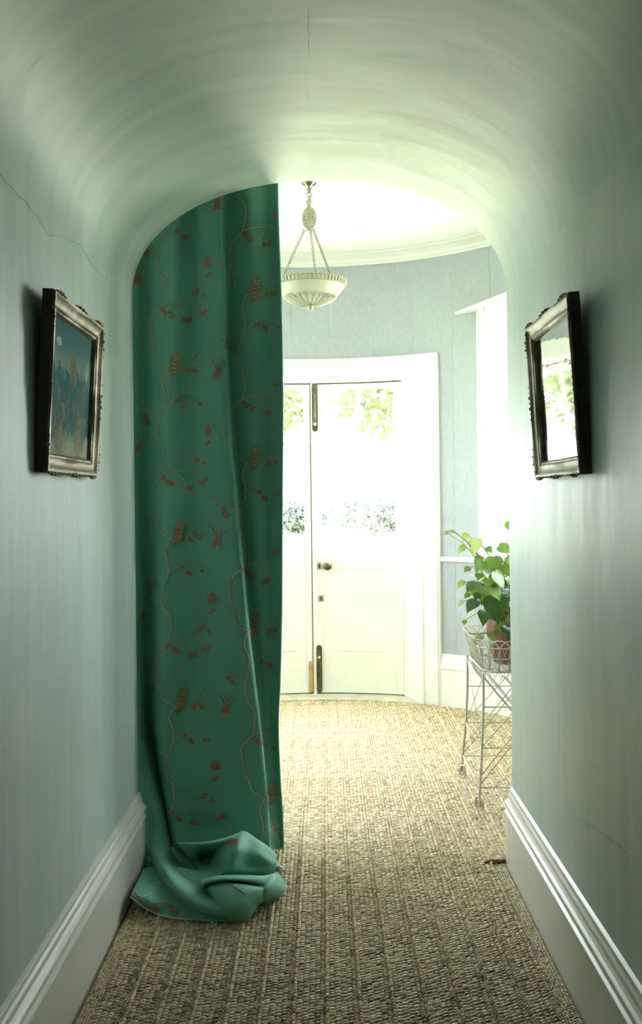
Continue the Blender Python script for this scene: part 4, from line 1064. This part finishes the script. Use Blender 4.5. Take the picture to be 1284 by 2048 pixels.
for i in range(34):                                         # far side of the plant, out of the picture
    a = random.uniform(-1.5, 1.9); r = random.uniform(.05, .24); P = CRN + Vector((r*math.cos(a), r*math.sin(a), random.uniform(.02, .38) - r*.35))
    if P.x > 1.12: continue
    o = (P - CRN).normalized(); leaf(P, Vector((o.x, o.y, .8)), Vector((o.x, o.y, -.5)), random.uniform(.05, .085), random.choice((A_, B_, A_, C_)), .3); stemto(P)
def vine(pp, r0=.0026):
    g = Geo(); g.tube([Vector(q) for q in cr([list(px(x, y, d)) for x, y, d in pp], 6)], r0, 5); build('vine', g, STEM, plant, smooth=True)
vine([(1018,1165,4.18),(985,1130,4.15),(955,1108,4.14),(930,1080,4.14),(908,1064,4.15),(890,1062,4.15)]); vine([(1015,1158,4.16),(985,1143,4.1),(962,1132,4.1),(942,1133,4.12)]); vine([(1010,1240,4.15),(985,1262,4.05),(955,1268,4.02),(936,1266,4.03)])
g = Geo()
for i in range(26):
    x, y = random.choice(((874, 1076), (942, 1230), (946, 1148), (968, 1150)))
    g.ball(px(x + random.gauss(0, 5), y + random.gauss(0, 5), 4.15), .004, .004, .003, 5, 4)
o = build('flower_sprays', g, FLOWER, plant, smooth=True); o['kind'] = 'stuff'

# ================================================================== GARDEN OUTSIDE
HOUSE = mat('rendered_house_wall', (.55, .53, .47), .85, .1, 3, bstr=.2)
g = Geo().box(.84, 7.5, -6, 2.9, -.2, 4.7); g.box(-7.5, XL - .18, -6, 2.9, -.2, 4.7); g.box(XL - .18, .84, -6, 2.9, 3.03, 4.7)
tag(build('wall_house_sun_block', g, HOUSE), kind='structure')          # unseen body of the house around the corridor, added to block sun
g = Geo(); g.add([(-60, 6.9, -.2), (60, 6.9, -.2), (60, 90, -.2), (-60, 90, -.2), (-60, -30, -.2), (60, -30, -.2)], [(0, 1, 2, 3), (4, 5, 1, 0)])
tag(build('lawn', g, LAWN), kind='structure')
def tree(name, label, loc, crown, nleaf, size, m, trunk_r=.2, group='garden trees beyond the doors'):
    root = empty(name, loc, label, 'tree', group); L0 = Vector(loc)
    g = Geo(); top = L0 + Vector((0, 0, crown[0][2] * .9)); g.tube([L0, L0.lerp(top, .4) + Vector((.1, .05, 0)), top], [trunk_r, trunk_r*.8, trunk_r*.4], 8)
    for cx, cy, cz, rx, ry, rz in crown:
        e = L0 + Vector((cx, cy, cz)); s0 = L0.lerp(top, .6); g.tube([s0, s0.lerp(e, .5) + Vector((0, 0, .3)), e], [trunk_r*.4, trunk_r*.25, .04], 6)
    build('trunk', g, BARK, root, smooth=True)
    V = []; per = nleaf // len(crown)
    for cx, cy, cz, rx, ry, rz in crown:
        u = RNG.normal(size=(per, 3)); u /= np.linalg.norm(u, axis=1, keepdims=True); rad = RNG.uniform(.35, 1, per) ** .5
        ctr = u * rad[:, None] * np.array([rx, ry, rz]) + np.array([cx, cy, cz])
        a = RNG.normal(size=(per, 3)); a /= np.linalg.norm(a, axis=1, keepdims=True); b = RNG.normal(size=(per, 3)); b = np.cross(a, b); b /= np.linalg.norm(b, axis=1, keepdims=True)
        sz = RNG.uniform(.6, 1.2, per)[:, None] * size
        V.append(np.stack([ctr - a*sz, ctr + b*sz*.5, ctr + a*sz, ctr - b*sz*.5], 1))
    V = np.concatenate(V).reshape(-1, 3); n = len(V) // 4
    me = bpy.data.meshes.new('foliage'); me.vertices.add(len(V)); me.vertices.foreach_set('co', V.ravel()); me.loops.add(len(V)); me.loops.foreach_set('vertex_index', np.arange(len(V)))
    me.polygons.add(n); me.polygons.foreach_set('loop_start', np.arange(n) * 4); me.update(calc_edges=True); me.materials.append(m)
    o = bpy.data.objects.new('foliage', me); COL.objects.link(o); o.parent = root; o['kind'] = 'stuff'
    return root
tree('garden_tree', 'leafy garden tree seen through the right-hand door panes', (4.6, 21, -.2), [(-2.0, 0, 4.0, 2.6, 2, 1.35), (.8, .5, 4.8, 2.4, 2, 1.6), (-1.0, .4, 6.2, 2.6, 2.2, 1.6), (2.6, -.5, 3.9, 1.6, 1.8, 1.4)], 9000, .14, TLEAF)
tree('garden_tree', 'spreading garden tree seen through the left-hand door panes', (-5.2, 27, -.2), [(2.4, 0, 4.3, 2.5, 2, 1.2), (-.6, .2, 5.0, 2.6, 2, 1.7), (1.0, .5, 6.3, 2.6, 2, 1.6)], 7000, .15, TLEAF)
tree('garden_tree', 'garden tree outside the window to the right of the door', (14.5, 13.5, -.2), [(0, 0, 4.4, 2.6, 2.6, 1.8), (-1, .5, 5.8, 2.2, 2.2, 1.6)], 4000, .18, TLEAF)
tree('garden_tree', 'garden tree outside the window behind the curtain', (-14, 12.5, -.2), [(0, 0, 4.4, 2.6, 2.6, 1.8), (1, .5, 5.8, 2.2, 2.2, 1.6)], 4000, .18, TLEAF)
tree('garden_tree', 'dense low-branching tree reflected in the old mirror', (-7.2, 20, -.2), [(0, 0, 1.6, 2.6, 1.6, 1.5), (1.4, .3, 3.2, 2.2, 1.6, 1.5), (-1.4, .3, 3.4, 2.2, 1.6, 1.6), (.2, .5, 5.0, 2.4, 1.8, 1.6)], 12000, .15, TLEAF)
for i, (hx, lab) in enumerate(((-7.0, 'distant blue-green shrub at the left edge of the lawn'), (-2.0, 'distant blue-green shrub left of the door centre line'), (2.1, 'distant blue-green shrub low behind the right door panes'), (6.4, 'distant blue-green shrub at the right edge of the lawn'))):
    tree('garden_shrub', lab, (hx, 40, -.2), [(0, 0, 1.0, 1.9, 1.2, .85), (1.1, .3, .8, 1.1, 1, .7)], 2200, .13, TLEAF2, .08, 'distant shrubs across the lawn')
